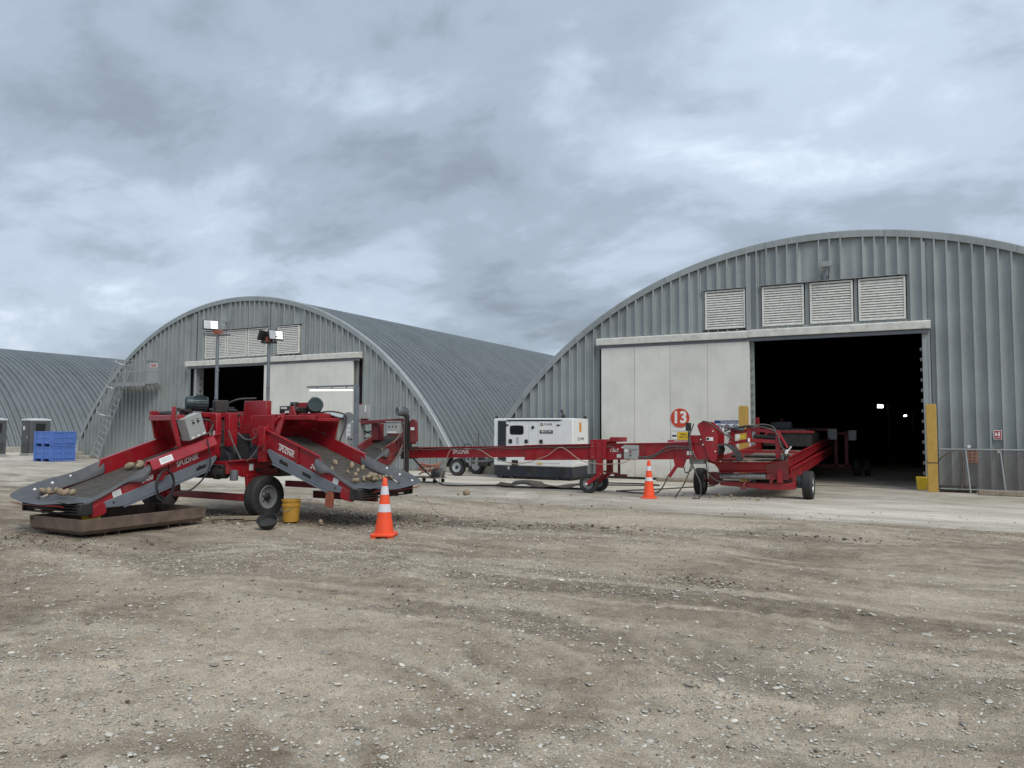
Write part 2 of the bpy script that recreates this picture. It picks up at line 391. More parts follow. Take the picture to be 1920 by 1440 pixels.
gy = np.unique(np.round(np.concatenate([frange(-60, -6, 6), frange(-6, 0.5, .5), frange(0.5, 15.4, 0.07), frange(15.4, 26, 1.0), frange(26, 90, 8), frange(90, 460, 40)]), 4))
GX, GY = np.meshgrid(gx, gy)
GZ = terrain(GX, GY)
fine = (GX > -15) & (GX < 9) & (GY > 0.5) & (GY < 15.0)
crust = np.clip(gnoise(GX * 1.5 + 9.3, GY * 2.1 + 3.3) * 2.2 + .35, 0, 1)
GZ = GZ + np.where(fine & (edge_y(GX) - GY > 0.05), rng.normal(0, 1, GX.shape) * (0.0025 + 0.0075 * crust), 0)
nx, ny = len(gx), len(gy)
co = np.stack([GX, GY, GZ], -1).reshape(-1, 3).astype(np.float32)
ii = (np.arange(ny - 1)[:, None] * nx + np.arange(nx - 1)[None, :]).reshape(-1)
quads = np.stack([ii, ii + 1, ii + nx + 1, ii + nx], -1).astype(np.int32)
def np_mesh(name, co, faces, mat, smooth=True):
    me = bpy.data.meshes.new(name); k = faces.shape[1]
    me.vertices.add(len(co)); me.vertices.foreach_set('co', co.astype(np.float32).ravel())
    me.loops.add(faces.size); me.loops.foreach_set('vertex_index', faces.astype(np.int32).ravel())
    me.polygons.add(len(faces)); me.polygons.foreach_set('loop_start', np.arange(0, faces.size, k, dtype=np.int32))
    me.update(calc_edges=True); me.validate()
    if smooth: me.shade_smooth()
    me.materials.append(mat); return me

m, t, b = new_mat('gravel_soil'); p = wpos(t)
warp = N(t, 'ShaderNodeVectorMath', operation='ADD'); t.links.new(p, warp.inputs[0])
wv = N(t, 'ShaderNodeTexNoise'); wv.inputs['Scale'].default_value = 0.16; wv.inputs['Detail'].default_value = 2; t.links.new(p, wv.inputs['Vector'])
wsc = N(t, 'ShaderNodeVectorMath', operation='SCALE'); t.links.new(wv.outputs['Color'], wsc.inputs[0]); wsc.inputs['Scale'].default_value = 5.0
t.links.new(wsc.outputs[0], warp.inputs[1])
base_n = tnoise(t, tmap(t, warp.outputs[0], (0.5, 1.0, 1.0), (0, 0, -0.22)), 0.55, 9, 0.62, 0.4)
track_n = tnoise(t, tmap(t, warp.outputs[0], (0.10, 1.0, 1.0), (0, 0, -0.30)), 2.1, 5, 0.6, 0.0)      # long tyre-worn streaks
track_2 = tnoise(t, tmap(t, warp.outputs[0], (0.09, 1.0, 1.0), (0, 0, 0.55)), 1.7, 5, 0.6, 0.0)
mid_n = tnoise(t, p, 6.0, 8, 0.7)
fine_n = tnoise(t, p, 85.0, 4, 0.65)
c = tramp(t, base_n, [(0.37, (0.132, 0.100, 0.068)), (0.47, (0.240, 0.192, 0.136)), (0.54, (0.345, 0.284, 0.208)), (0.65, (0.565, 0.482, 0.37))])
c = tmix(t, tramp(t, track_n, [(0.49, g3(0)), (0.60, g3(0.8))]), c, (0.52, 0.45, 0.35))
c = tmix(t, tramp(t, track_2, [(0.52, g3(0)), (0.64, g3(0.65))]), c, (0.115, 0.095, 0.072))
c = tmix(t, 0.38, c, tramp(t, mid_n, [(0.32, (0.104, 0.078, 0.052)), (0.5, (0.280, 0.226, 0.162)), (0.70, (0.53, 0.452, 0.345))]))
c = tmix(t, 0.9, c, tramp(t, fine_n, [(0.30, g3(0.30)), (0.5, g3(0.50)), (0.70, g3(0.74))]), 'OVERLAY')  # fine grain; its darks paint the shade of crevices between stones
def stones(scale, keep, size, vec):
    v = N(t, 'ShaderNodeTexVoronoi'); v.inputs['Scale'].default_value = scale; t.links.new(vec, v.inputs['Vector'])
    sepc = N(t, 'ShaderNodeSeparateColor'); t.links.new(v.outputs['Color'], sepc.inputs[0])
    k = tmath(t, 'GREATER_THAN', sepc.outputs[0], 1 - keep)
    msk = tmath(t, 'MULTIPLY', k, tramp(t, v.outputs['Distance'], [(size * 0.75, g3(1)), (size, g3(0))]))
    col = tramp(t, sepc.outputs[1], [(0.0, (0.15, 0.13, 0.105)), (0.3, (0.33, 0.30, 0.25)), (0.75, (0.47, 0.44, 0.375)), (1.0, (0.64, 0.605, 0.53))])
    return msk, col
patch = tramp(t, tnoise(t, tmap(t, p, (0.7, 1, 1)), 1.1, 5, 0.6), [(0.35, g3(0.25)), (0.62, g3(1))])
sm1, sc1 = stones(58.0, 0.42, 0.42, p)
sm2, sc2 = stones(27.0, 0.22, 0.36, tmap(t, p, (1, 1, 1), (0, 0, 0.4)))
c = tmix(t, tmath(t, 'MULTIPLY', sm1, patch), c, sc1)
c = tmix(t, tmath(t, 'MULTIPLY', sm2, patch), c, sc2)
# trampled dark soil spilled round the machines
sep = N(t, 'ShaderNodeSeparateXYZ'); t.links.new(p, sep.inputs[0])
def blob(x, y, rx, ry):
    dx = tmath(t, 'DIVIDE', tmath(t, 'SUBTRACT', sep.outputs[0], x), rx); dy = tmath(t, 'DIVIDE', tmath(t, 'SUBTRACT', sep.outputs[1], y), ry)
    r2 = tmath(t, 'ADD', tmath(t, 'MULTIPLY', dx, dx), tmath(t, 'MULTIPLY', dy, dy))
    return tmath(t, 'SUBTRACT', 1.0, r2, True)
soil = tmath(t, 'ADD', tmath(t, 'ADD', blob(-10.0, 11.0, 3.4, 2.0), blob(-12.4, 7.6, 3.2, 2.6)), tmath(t, 'ADD', blob(-6.9, 11.6, 2.6, 0.9), blob(-2.6, 12.2, 2.0, 0.6)))
soil = tmath(t, 'MULTIPLY', soil, tramp(t, tnoise(t, p, 1.9, 7, 0.68, 0.5), [(0.34, g3(0)), (0.56, g3(1))]), True)
c = tmix(t, tmath(t, 'MULTIPLY', soil, 0.75), c, tmix(t, fine_n, (0.062, 0.048, 0.035), (0.160, 0.126, 0.09)))
t.links.new(c, b.inputs['Base Color']); b.inputs['Roughness'].default_value = 0.93; b.inputs['Specular IOR Level'].default_value = 0.25
hgt = tmath(t, 'ADD', tmath(t, 'MULTIPLY', mid_n, 0.5), tmath(t, 'ADD', tmath(t, 'MULTIPLY', fine_n, 0.35), tmath(t, 'ADD', tmath(t, 'MULTIPLY', sm1, 0.25), tmath(t, 'MULTIPLY', sm2, 0.4))))
bn = N(t, 'ShaderNodeBump'); bn.inputs['Strength'].default_value = 0.9; bn.inputs['Distance'].default_value = 0.028
t.links.new(hgt, bn.inputs['Height']); t.links.new(bn.outputs[0], b.inputs['Normal'])
MATS['gravel_soil'] = m
gobj = bpy.data.objects.new('ground', np_mesh('ground', co, quads, m)); COL.objects.link(gobj)
tag(gobj, 'brown grey gravel and trampled soil of the yard', 'ground', kind='structure')

# concrete apron running up to and into the sheds
m, t, b = new_mat('apron_concrete'); p = wpos(t)
c = tramp(t, tnoise(t, tmap(t, p, (0.35, 1.0, 1.0), (0, 0, 0.08)), 0.8, 8, 0.65, 0.4), [(0.30, (0.31, 0.272, 0.215)), (0.46, (0.465, 0.425, 0.352)), (0.62, (0.61, 0.57, 0.485))])
c = tmix(t, 0.5, c, tramp(t, tnoise(t, p, 14.0, 6, 0.7), [(0.3, g3(0.36)), (0.7, g3(0.64))]), 'OVERLAY')
sep = N(t, 'ShaderNodeSeparateXYZ'); t.links.new(p, sep.inputs[0])
dk = tnoise(t, tmap(t, p, (0.55, 2.6, 1.0)), 3.2, 6, 0.66, 0.3)
c = tmix(t, tramp(t, dk, [(0.57, g3(0)), (0.68, g3(0.62))]), c, (0.17, 0.15, 0.12))      # scuffs and tyre smears
sp = tnoise(t, p, 22.0, 2, 0.5)
c = tmix(t, tramp(t, sp, [(0.70, g3(0)), (0.74, g3(0.8))]), c, (0.12, 0.10, 0.08))       # crumbs of soil
for (x, y, rx, ry, a) in ((-9.0, 17.3, 5.0, 2.3, 0.75), (-3.6, 19.9, 2.6, 2.2, 0.7), (-14.0, 15.0, 5.5, 2.8, 0.8), (0.5, 22.0, 6.0, 3.0, 0.6), (-2.0, 27.5, 9.0, 4.5, 0.8), (-31, 20, 14, 5.0, 0.6), (-8, 15.0, 9.0, 1.0, 0.7)):
    dx = tmath(t, 'DIVIDE', tmath(t, 'SUBTRACT', sep.outputs[0], x), rx); dy = tmath(t, 'DIVIDE', tmath(t, 'SUBTRACT', sep.outputs[1], y), ry)
    f = tmath(t, 'SUBTRACT', 1.0, tmath(t, 'ADD', tmath(t, 'MULTIPLY', dx, dx), tmath(t, 'MULTIPLY', dy, dy)), True)
    f = tmath(t, 'MULTIPLY', tmath(t, 'MULTIPLY', f, a), tramp(t, tnoise(t, p, 1.3, 7, 0.68, 0.4), [(0.36, g3(0.2)), (0.6, g3(1))]), True)
    c = tmix(t, f, c, (0.235, 0.205, 0.16))
# soil dragged over the front edge
ed = tmath(t, 'MULTIPLY', tmath(t, 'MULTIPLY', tmath(t, 'SUBTRACT', 16.2, sep.outputs[1]), 0.62, True), tramp(t, tnoise(t, tmap(t, p, (0.6, 1.3, 1)), 1.5, 8, 0.72, 0.6), [(0.40, g3(0)), (0.58, g3(1))]), True)
c = tmix(t, ed, c, tramp(t, tnoise(t, p, 40, 5, 0.65), [(0.3, (0.15, 0.12, 0.085)), (0.7, (0.34, 0.285, 0.21))]))
t.links.new(c, b.inputs['Base Color']); b.inputs['Roughness'].default_value = 0.85; b.inputs['Specular IOR Level'].default_value = 0.3
bn = N(t, 'ShaderNodeBump'); bn.inputs['Strength'].default_value = 0.4; bn.inputs['Distance'].default_value = 0.012
t.links.new(tmath(t, 'ADD', dk, tnoise(t, p, 30, 5, 0.65)), bn.inputs['Height']); t.links.new(bn.outputs[0], b.inputs['Normal'])
MATS['apron_concrete'] = m
xs = np.concatenate([frange(-70, -16, 2), frange(-16, 9, 0.25), frange(9, 31, 1)])
mb = MB()
top = [(x, float(edge_y(x)) + 0.05 * float(np.sin(x * 1.7) * np.sin(x * .63)) , 0.0) for x in xs]
back = [(x, 66.0, 0.0) for x in xs]
mb.sheet([top, back], 0.12, (0, 0, -1))
solo('pavement', mb, 'apron_concrete', (0, 0, 0), 'pale concrete apron in front of the sheds', 'pavement', kind='structure')

# ------------------------------------------------------------------ sheds
RAD, CZ, Y0 = 13.49, -5.86, 24.30
PW = 0.3048; PR_W = 0.41
def arch_z(dx, r=RAD): return math.sqrt(max(r * r - dx * dx, 0.0)) + CZ
def roof_panel_mesh():
    prof = [(0, .125), (.040, .124), (.052, .110), (.058, -.055), (.075, -.070), (.205, -.078), (.335, -.070), (.352, -.055), (.358, .110), (.370, .124), (PR_W, .125)]
    a0, a1, n = math.asin(-CZ / RAD) - 0.002, math.pi - math.asin(-CZ / RAD) + 0.002, 44
    rows = []
    for i in range(n + 1):
        a = a0 + (a1 - a0) * i / n
        rows.append([((RAD - .125 + h) * math.cos(a), y, (RAD - .125 + h) * math.sin(a) + CZ) for y, h in prof])
    mb = MB().sheet(rows); return make_mesh('roof_panel', mb, 'roof_metal', (0, 0, 0), 50)
ROOFM = roof_panel_mesh()
def wall_panel(x0, x1, zb0, zt, cx, seam=True, y=Y0):
    # one pan with a standing seam on its left edge; zt(x) gives the top
    pr = [(x0, 0), (x0 + .003, -.115), (x0 + .045, -.115), (x0 + .048, -.004), (x0 + .08, .012), ((x0 + x1) / 2, .022), (x1 - .05, .012), (x1, .0)] if seam else [(x0, .008), (x1, .008)]
    return MB().sheet([[(px, y + py, zb0) for px, py in pr], [(px, y + py, max(zt(px), zb0 + .01)) for px, py in pr]])
def slat_mesh(w):
    return make_mesh('slat', MB().prism([(0, -.022, -.026), (0, -.016, -.034), (0, -.004, -.030), (0, .034, .046), (0, .026, .050), (0, -.020, -.016)], (w, 0, 0)), 'louver_paint', (0, 0, 0))
def add_louver(shed, x0, x1, z0, z1):
    fr = MB(); y = Y0 - .03
    for a, bb in (((x0, y-.05, z0), (x0+.055, y+.05, z1)), ((x1-.055, y-.05, z0), (x1, y+.05, z1)), ((x0+.055, y-.05, z0), (x1-.055, y+.05, z0+.05)), ((x0+.055, y-.05, z1-.05), (x1-.055, y+.05, z1))):
        fr.box(a, bb)
    L = part(shed, 'louver', fr, 'louver_paint', 0.005)
    w = x1 - x0 - .11; n = 15; st = (z1 - z0 - .10) / n; sm = slat_mesh(w)
    for i in range(n):
        inst(L, 'slat', sm, (x0 + .055, y - .02, z0 + .06 + st * i), (random.uniform(-.05, .05), random.uniform(-.002, .002), 0))
    part(L, 'backing', MB().box((x0, y + .10, z0), (x1, y + .13, z1)), 'black_plastic')
def build_shed(cx, label, doors=None, front=True, length=40.0):
    S = thing('quonset_shed', (cx, Y0, 0), label, 'shed', 'arched metal sheds')
    for i in range(int(length / PR_W)):
        inst(S, 'roof_panel', ROOFM, (cx, Y0 + i * PR_W, 0))
    # arched fascia in bent lengths
    a0 = math.asin(-CZ / RAD); nseg = 9; da = (math.pi - 2 * a0) / nseg
    for k in range(nseg):
        rows = []
        for i in range(9):
            a = a0 + da * (k + i / 8) * 1.0 ; a = min(a, a0 + da * (k + 1) - 0.0006) if i == 8 else a
            ca, sa = math.cos(a), math.sin(a)
            rows.append([(cx + (RAD - .20) * ca, Y0 - .10, (RAD - .20) * sa + CZ), (cx + (RAD - .20) * ca, Y0 - .125, (RAD - .20) * sa + CZ), (cx + (RAD - .01) * ca, Y0 - .13, (RAD - .01) * sa + CZ), (cx + (RAD + .012) * ca, Y0 - .11, (RAD + .012) * sa + CZ), (cx + (RAD + .012) * ca, Y0 + .10, (RAD + .012) * sa + CZ)])
        part(S, 'fascia', MB().sheet(rows), 'trim_metal', 0, 30, False)
    # base kerb beams along both flanks
    for sgn in (-1, 1):
        x = cx + sgn * 12.18
        part(S, 'footing', MB().box((x - .28, Y0 - .1, -.05), (x + .28, Y0 + length, .34)), 'concrete_block', 0.02)
    part(S, 'end_wall', MB().prism([(cx + (RAD - .14) * math.cos(a0 + (math.pi - 2*a0) * i / 30), Y0 + length, (RAD - .14) * math.sin(a0 + (math.pi - 2*a0) * i / 30) + CZ) for i in range(31)], (0, .1, 0)), 'wall_metal')
    # lining added to stop light leaks, toned dark for the unlit interior
    rows = []
    for i in range(31):
        a = a0 + (math.pi - 2*a0) * i / 30
        rows.append([(cx + (RAD - .3) * math.cos(a), Y0 + .25, (RAD - .3) * math.sin(a) + CZ), (cx + (RAD - .3) * math.cos(a), Y0 + length - .2, (RAD - .3) * math.sin(a) + CZ)])
    part(S, 'lining', MB().sheet(rows), 'lining_dark', 0, 60, False)
    part(S, 'lining_end', MB().prism([(cx + (RAD - .25) * math.cos(a0 + (math.pi - 2*a0) * i / 30), Y0 + length - .3, (RAD - .25) * math.sin(a0 + (math.pi - 2*a0) * i / 30) + CZ) for i in range(31)], (0, .1, 0)), 'lining_dark')
    if not front:
        part(S, 'front_wall', MB().prism([(cx + (RAD - .14) * math.cos(a0 + (math.pi - 2*a0) * i / 30), Y0 + .02, (RAD - .14) * math.sin(a0 + (math.pi - 2*a0) * i / 30) + CZ) for i in range(31)], (0, .1, 0)), 'wall_metal')
        return S
    d = doors; holes = [(d['hx0'], d['hx1'], -1, d['hz1'])] + [(a - .03, bb + .03, c0 - .04, c1 + .04) for a, bb, c0, c1 in d['louvers']] + d.get('extra', [])
    n = int(2 * 12.1 / PW); xs0 = cx - n * PW / 2
    for i in range(n):
        x0, x1 = xs0 + i * PW, xs0 + (i + 1) * PW; xm = (x0 + x1) / 2
        zt = lambda x: arch_z(x - cx, RAD - .12)
        if zt(xm) < 0.15: continue
        # the pan may be cut lengthwise where a trim edge crosses it: split at the hole sides
        cuts = sorted({x0, x1} | {hx for h in holes for hx in h[:2] if x0 + .012 < hx < x1 - .012})
        for s0, s1 in zip(cuts[:-1], cuts[1:]):
            sm = (s0 + s1) / 2; iv = [(0.02, zt(sm))]
            for h in holes:
                if h[0] - 1e-6 <= sm <= h[1] + 1e-6:
                    nv = []
                    for a, bb in iv:
                        if h[2] > a: nv.append((a, min(bb, h[2])))
                        if h[3] < bb: nv.append((max(a, h[3]), bb))
                    iv = [q for q in nv if q[1] - q[0] > .03]
            for a, bb in iv:
                top_arch = abs(bb - zt(sm)) < 1e-6
                f = zt if top_arch else (lambda x, bb=bb: bb)
                part(S, 'wall_panel', wall_panel(s0, s1, a, f, cx, abs(s0 - x0) < 1e-6 and s1 - s0 > .1), 'wall_metal', 0, 30, False)
    # added skin behind the cladding, dark for the unlit interior, doorway left open
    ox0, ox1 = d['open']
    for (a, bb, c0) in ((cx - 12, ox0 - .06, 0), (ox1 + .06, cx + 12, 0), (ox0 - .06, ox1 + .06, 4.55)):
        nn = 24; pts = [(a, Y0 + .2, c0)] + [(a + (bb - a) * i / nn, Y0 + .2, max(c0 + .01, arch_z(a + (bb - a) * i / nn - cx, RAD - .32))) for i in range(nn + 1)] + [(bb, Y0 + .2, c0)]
        part(S, 'inner_wall', MB().prism(pts, (0, .06, 0)), 'lining_dark')
    # sliding door track cover
    hx0, hx1, hm = d['hx0'] - .0, d['hx1'], d['hmid']
    for a, bb, dz in ((hx0, hm - .003, 0), (hm + .003, hx1, .012)):
        part(S, 'track_cover', MB().prism([(a, Y0 - .34, 4.52 + dz), (a, Y0 + .1, 4.52 + dz), (a, Y0 + .1, 4.80 + dz), (a, Y0 - .30, 4.76 + dz), (a, Y0 - .34, 4.73 + dz)], (bb - a, 0, 0)), 'header_paint', 0.012)
    part(S, 'track_soffit', MB().box((hx0 + .05, Y0 - .25, 4.42), (hx1 - .05, Y0 - .1, 4.515)), 'machine_grey', 0.004)
    # door leaf in boards
    dx0, dx1 = d['leaf']; js = [dx0] + d['joints'] + [dx1]
    for a, bb in zip(js[:-1], js[1:]):
        part(S, 'door_board', MB().box((a + .006, Y0 - .24, .07), (bb - .006, Y0 - .13, 4.5)), 'door_white', 0.008)
    part(S, 'door_core', MB().box((dx0 + .02, Y0 - .225, .09), (dx1 - .02, Y0 - .15, 4.5)), 'cabinet_grey')
    part(S, 'door_skirt', MB().box((dx0, Y0 - .25, .03), (dx1, Y0 - .12, .068)), 'dark_steel')
    part(S, 'wall_behind_door', MB().box((dx0 - .1, Y0 + .0, .0), (dx1 + .1, Y0 + .06, 4.55)), 'wall_metal')
    # jambs
    for x, sg in ((ox0, -1), (ox1, 1)):
        part(S, 'jamb', MB().box((min(x, x + sg * .13), Y0 - .10, 0), (max(x, x + sg * .13), Y0 + .32, 4.5)), 'trim_metal', 0.006)
        part(S, 'jamb', MB().box((min(x + sg * .135, x + sg * .20), Y0 - .075, 0), (max(x + sg * .135, x + sg * .20), Y0 + .1, 4.5)), 'trim_metal', 0.006)
    bm_ = make_mesh('bracket', MB().box((-.03, -.05, -.045), (.03, .05, .045)), 'steel')
    for k in range(13):
        inst(S, 'bracket', bm_, (ox1 - .028 if d['side'] > 0 else ox0 + .028, Y0 + .12, .45 + .295 * k))
        if d['side'] > 0: inst(S, 'bracket', bm_, (ox0 + .03, Y0 + .0, .62 + .27 * k))
    for x in d['trims']:
        part(S, 'flashing', MB().box((x - .055, Y0 - .085, 4.81), (x + .055, Y0 - .02, arch_z(x - cx, RAD - .3))), 'trim_metal', 0.004)
    for a, bb, c0, c1 in d['louvers']: add_louver(S, a, bb, c0, c1)
    x0, x1 = d['lband']
    part(S, 'louver_flashing', MB().prism([(x0, Y0 - .14, 6.155), (x0, Y0 + .0, 6.20), (x0, Y0 + .0, 6.215), (x0, Y0 - .145, 6.17)], (x1 - x0, 0, 0)), 'trim_metal')
    part(S, 'louver_sill', MB().box((x0, Y0 - .02, 4.81), (x1, Y0 + .04, 4.875)), 'wall_metal')
    part(S, 'threshold', MB().box((ox0 - .1, Y0 - .06, -.02), (ox1 + .1, Y0 + .04, .018)), 'steel')
    # wall light above the louvres
    lx, lz = d['lamp']
    L = part(S, 'wall_light', MB().prism([(lx - .15, Y0 - .42, lz), (lx - .15, Y0 - .18, lz + .05), (lx - .15, Y0 - .18, lz + .17), (lx - .15, Y0 - .42, lz + .14)], (.30, 0, 0)), 'trim_metal', 0.01)
    part(L, 'lens', MB().box((lx - .13, Y0 - .44, lz - .012), (lx + .13, Y0 - .19, lz + .004)), 'cabinet_grey')
    part(L, 'arm', MB().bar((lx, Y0, lz - .25), (lx, Y0 - .24, lz - .25), .04, .04).bar((lx, Y0 - .24, lz - .27), (lx, Y0 - .26, lz + .06), .05, .05).box((lx - .12, Y0 - .05, lz - .36), (lx + .10, Y0 - .03, lz - .10)), 'trim_metal')
    return S
right = build_shed(-2.28, 'large arched grey metal shed with open dark doorway and round 13 sign', dict(
    hx0=-9.55, hx1=0.50, hz1=4.80, hmid=-4.48, open=(-4.46, 0.28), leaf=(-9.40, -4.46), joints=[-8.21, -7.0, -5.77], side=1,
    louvers=[(-5.87, -4.60, 4.88, 6.13), (-4.09, -2.86, 4.88, 6.13), (-2.69, -1.49, 4.88, 6.13), (-1.34, -.10, 4.88, 6.13)],
    trims=[-4.48, 0.36], lband=(-4.14, -.05), lamp=(-2.17, 6.55)))
mid = build_shed(-27.28, 'arched grey metal shed with caged ladder and half-closed white sliding door', dict(
    hx0=-30.45, hx1=-20.0, hz1=4.80, hmid=-25.36, open=(-29.92, -25.36), leaf=(-25.36, -20.32), joints=[-24.07, -22.83, -21.58], side=-1,
    louvers=[(-29.42, -28.02, 4.88, 6.13), (-27.95, -26.68, 4.88, 6.13), (-26.60, -25.40, 4.88, 6.13), (-24.76, -23.48, 4.88, 6.13)],
    trims=[-30.1, -25.1], lband=(-29.47, -25.35), lamp=(-27.8, 6.45), extra=[(-33.66, -32.62, 3.75, 4.95)]))
left = build_shed(-62.6, 'arched metal shed roof at the far left behind the portable toilets', front=False, length=46.0)
# low eyebrow flashings over the single louvres
for S, x0, x1 in ((right, -5.95, -4.53), (mid, -24.84, -23.40)):
    part(S, 'louver_flashing', MB().prism([(x0, Y0 - .12, 6.15), (x0, Y0, 6.19), (x0, Y0, 6.21), (x0, Y0 - .125, 6.165)], (x1 - x0, 0, 0)), 'trim_metal')
    part(S, 'louver_sill', MB().box((x0, Y0 - .10, 4.835), (x1, Y0 - .0, 4.86)), 'dark_steel')
# hatch high on the middle shed
H = part(mid, 'hatch_door', MB().box((-33.62, Y0 - .07, 3.80), (-32.66, Y0 - .02, 4.90)), 'cabinet_grey', 0.008)
part(H, 'frame', MB().box((-33.68, Y0 - .1, 3.72), (-33.62, Y0, 4.96)).box((-32.66, Y0 - .1, 3.72), (-32.60, Y0, 4.96)).box((-33.62, Y0 - .1, 4.90), (-32.66, Y0, 4.96)), 'trim_metal')
# end column at the left foot of the middle shed
part(mid, 'corner_cladding', MB().prism([(-39.36, Y0 - .16, 0), (-38.78, Y0 - .16, 0), (-38.78, Y0 - .16, 1.10), (-38.86, Y0 - .16, 1.06)], (0, .10, 0)), 'trim_metal')

# ------------------------------------------------------------------ wheels and small shared builders
def wheel(parent, c, ax, r, w, rim='pale_metal', hub=0.05, face=1, tyre='rubber', grooves=4):
    """tyre with grooves, dished rim and hub as parts; ax = axle direction; face = side that shows the dish"""
    ax = V3(ax).normalized(); h = w / 2; rr = r * 0.56
    pr = [(-h * .80, rr), (-h * .96, rr + .3 * (r - rr)), (-h, rr + .62 * (r - rr)), (-h * .90, r * .955), (-h * .74, r * .988)]
    gw = 1.44 * h / grooves
    for k in range(grooves):
        a = -h * .72 + k * gw
        pr += [(a + .004, r), (a + gw * .80, r)] + ([(a + gw * .82, r * .966), (a + gw * .985, r * .966)] if k < grooves - 1 else [])
    pr += [(h * .74, r * .988), (h * .90, r * .955), (h, rr + .62 * (r - rr)), (h * .96, rr + .3 * (r - rr)), (h * .80, rr)]
    t_ = part(parent, 'tyre', MB().lathe(c, ax, pr, 40, True), tyre, 0, 40)
    f = ax * face
    rm = MB().lathe(c, f, [(-h * .75, rr * .99), (h * .82, rr * .99), (h * .86, rr * .94), (h * .80, rr * .88), (h * .46, rr * .80), (h * .36, rr * .50), (h * .42, rr * .34), (h * .40, 0.001)], 28)
    part(t_, 'rim', rm, rim, 0, 35)
    hb = MB().lathe(c, f, [(-h * .2, rr * .34), (h * .5, rr * .32), (h * .6, rr * .22), (h * .9, rr * .19), (h * .92, 0.001)], 14)
    x = f.orthogonal().normalized(); y = f.cross(x)
    for k in range(6):
        a = k * math.pi / 3; q = Vector(c) + (x * math.cos(a) + y * math.sin(a)) * rr * .42
        hb.cyl(q + f * h * .3, q + f * h * .52, .014, None, 6)
    part(t_, 'hub', hb, 'dark_steel', 0, 35)
    return t_
def motor(parent, c, d, r, L, mat, feet=True):
    """electric motor: finned body, fan cowl, terminal box, gearbox behind"""
    d = V3(d).normalized(); c = V3(c)
    m_ = part(parent, 'motor', MB().lathe(c, d, [(-L * .5, r * .82), (-L * .45, r * .9), (L * .16, r * .9), (L * .18, r * .99), (L * .44, r), (L * .5, r * .9), (L * .5, r * .72), (L * .47, r * .70), (L * .47, 0.001)], 26), mat, 0, 30)
    x = d.orthogonal().normalized(); y = d.cross(x); fm = MB()
    for k in range(18):
        a = 2 * math.pi * k / 18; q = x * math.cos(a) + y * math.sin(a)
        fm.bar(c + q * r * .92 - d * L * .42, c + q * r * .92 + d * L * .14, .008, r * .16, q)
    part(m_, 'fins', fm, mat)
    for k in range(3):
        part(m_, 'cowl_ring', MB().lathe(c + d * (L * .478), d, [(0, r * (.62 - .2 * k)), (.006, r * (.62 - .2 * k)), (.006, r * (.55 - .2 * k)), (0, r * (.55 - .2 * k))], 22), mat, 0, 30)
    part(m_, 'terminal_box', MB().obox(c + V3(0, 0, 1) * r * .95 - d * L * .12, (r * .7, r * .7, r * .55), Matrix.Identity(3)), mat, 0.01)
    return m_
def frame_axes(ax, ac):                            # local hopper axes -> world
    return V3(ax), V3(ac)

# ------------------------------------------------------------------ twin-hopper potato unloader
UN = thing('potato_unloader', (-11.9, 10.2, 0), 'red machine with two sloping hopper belts and two rubber tyres', 'unloader')

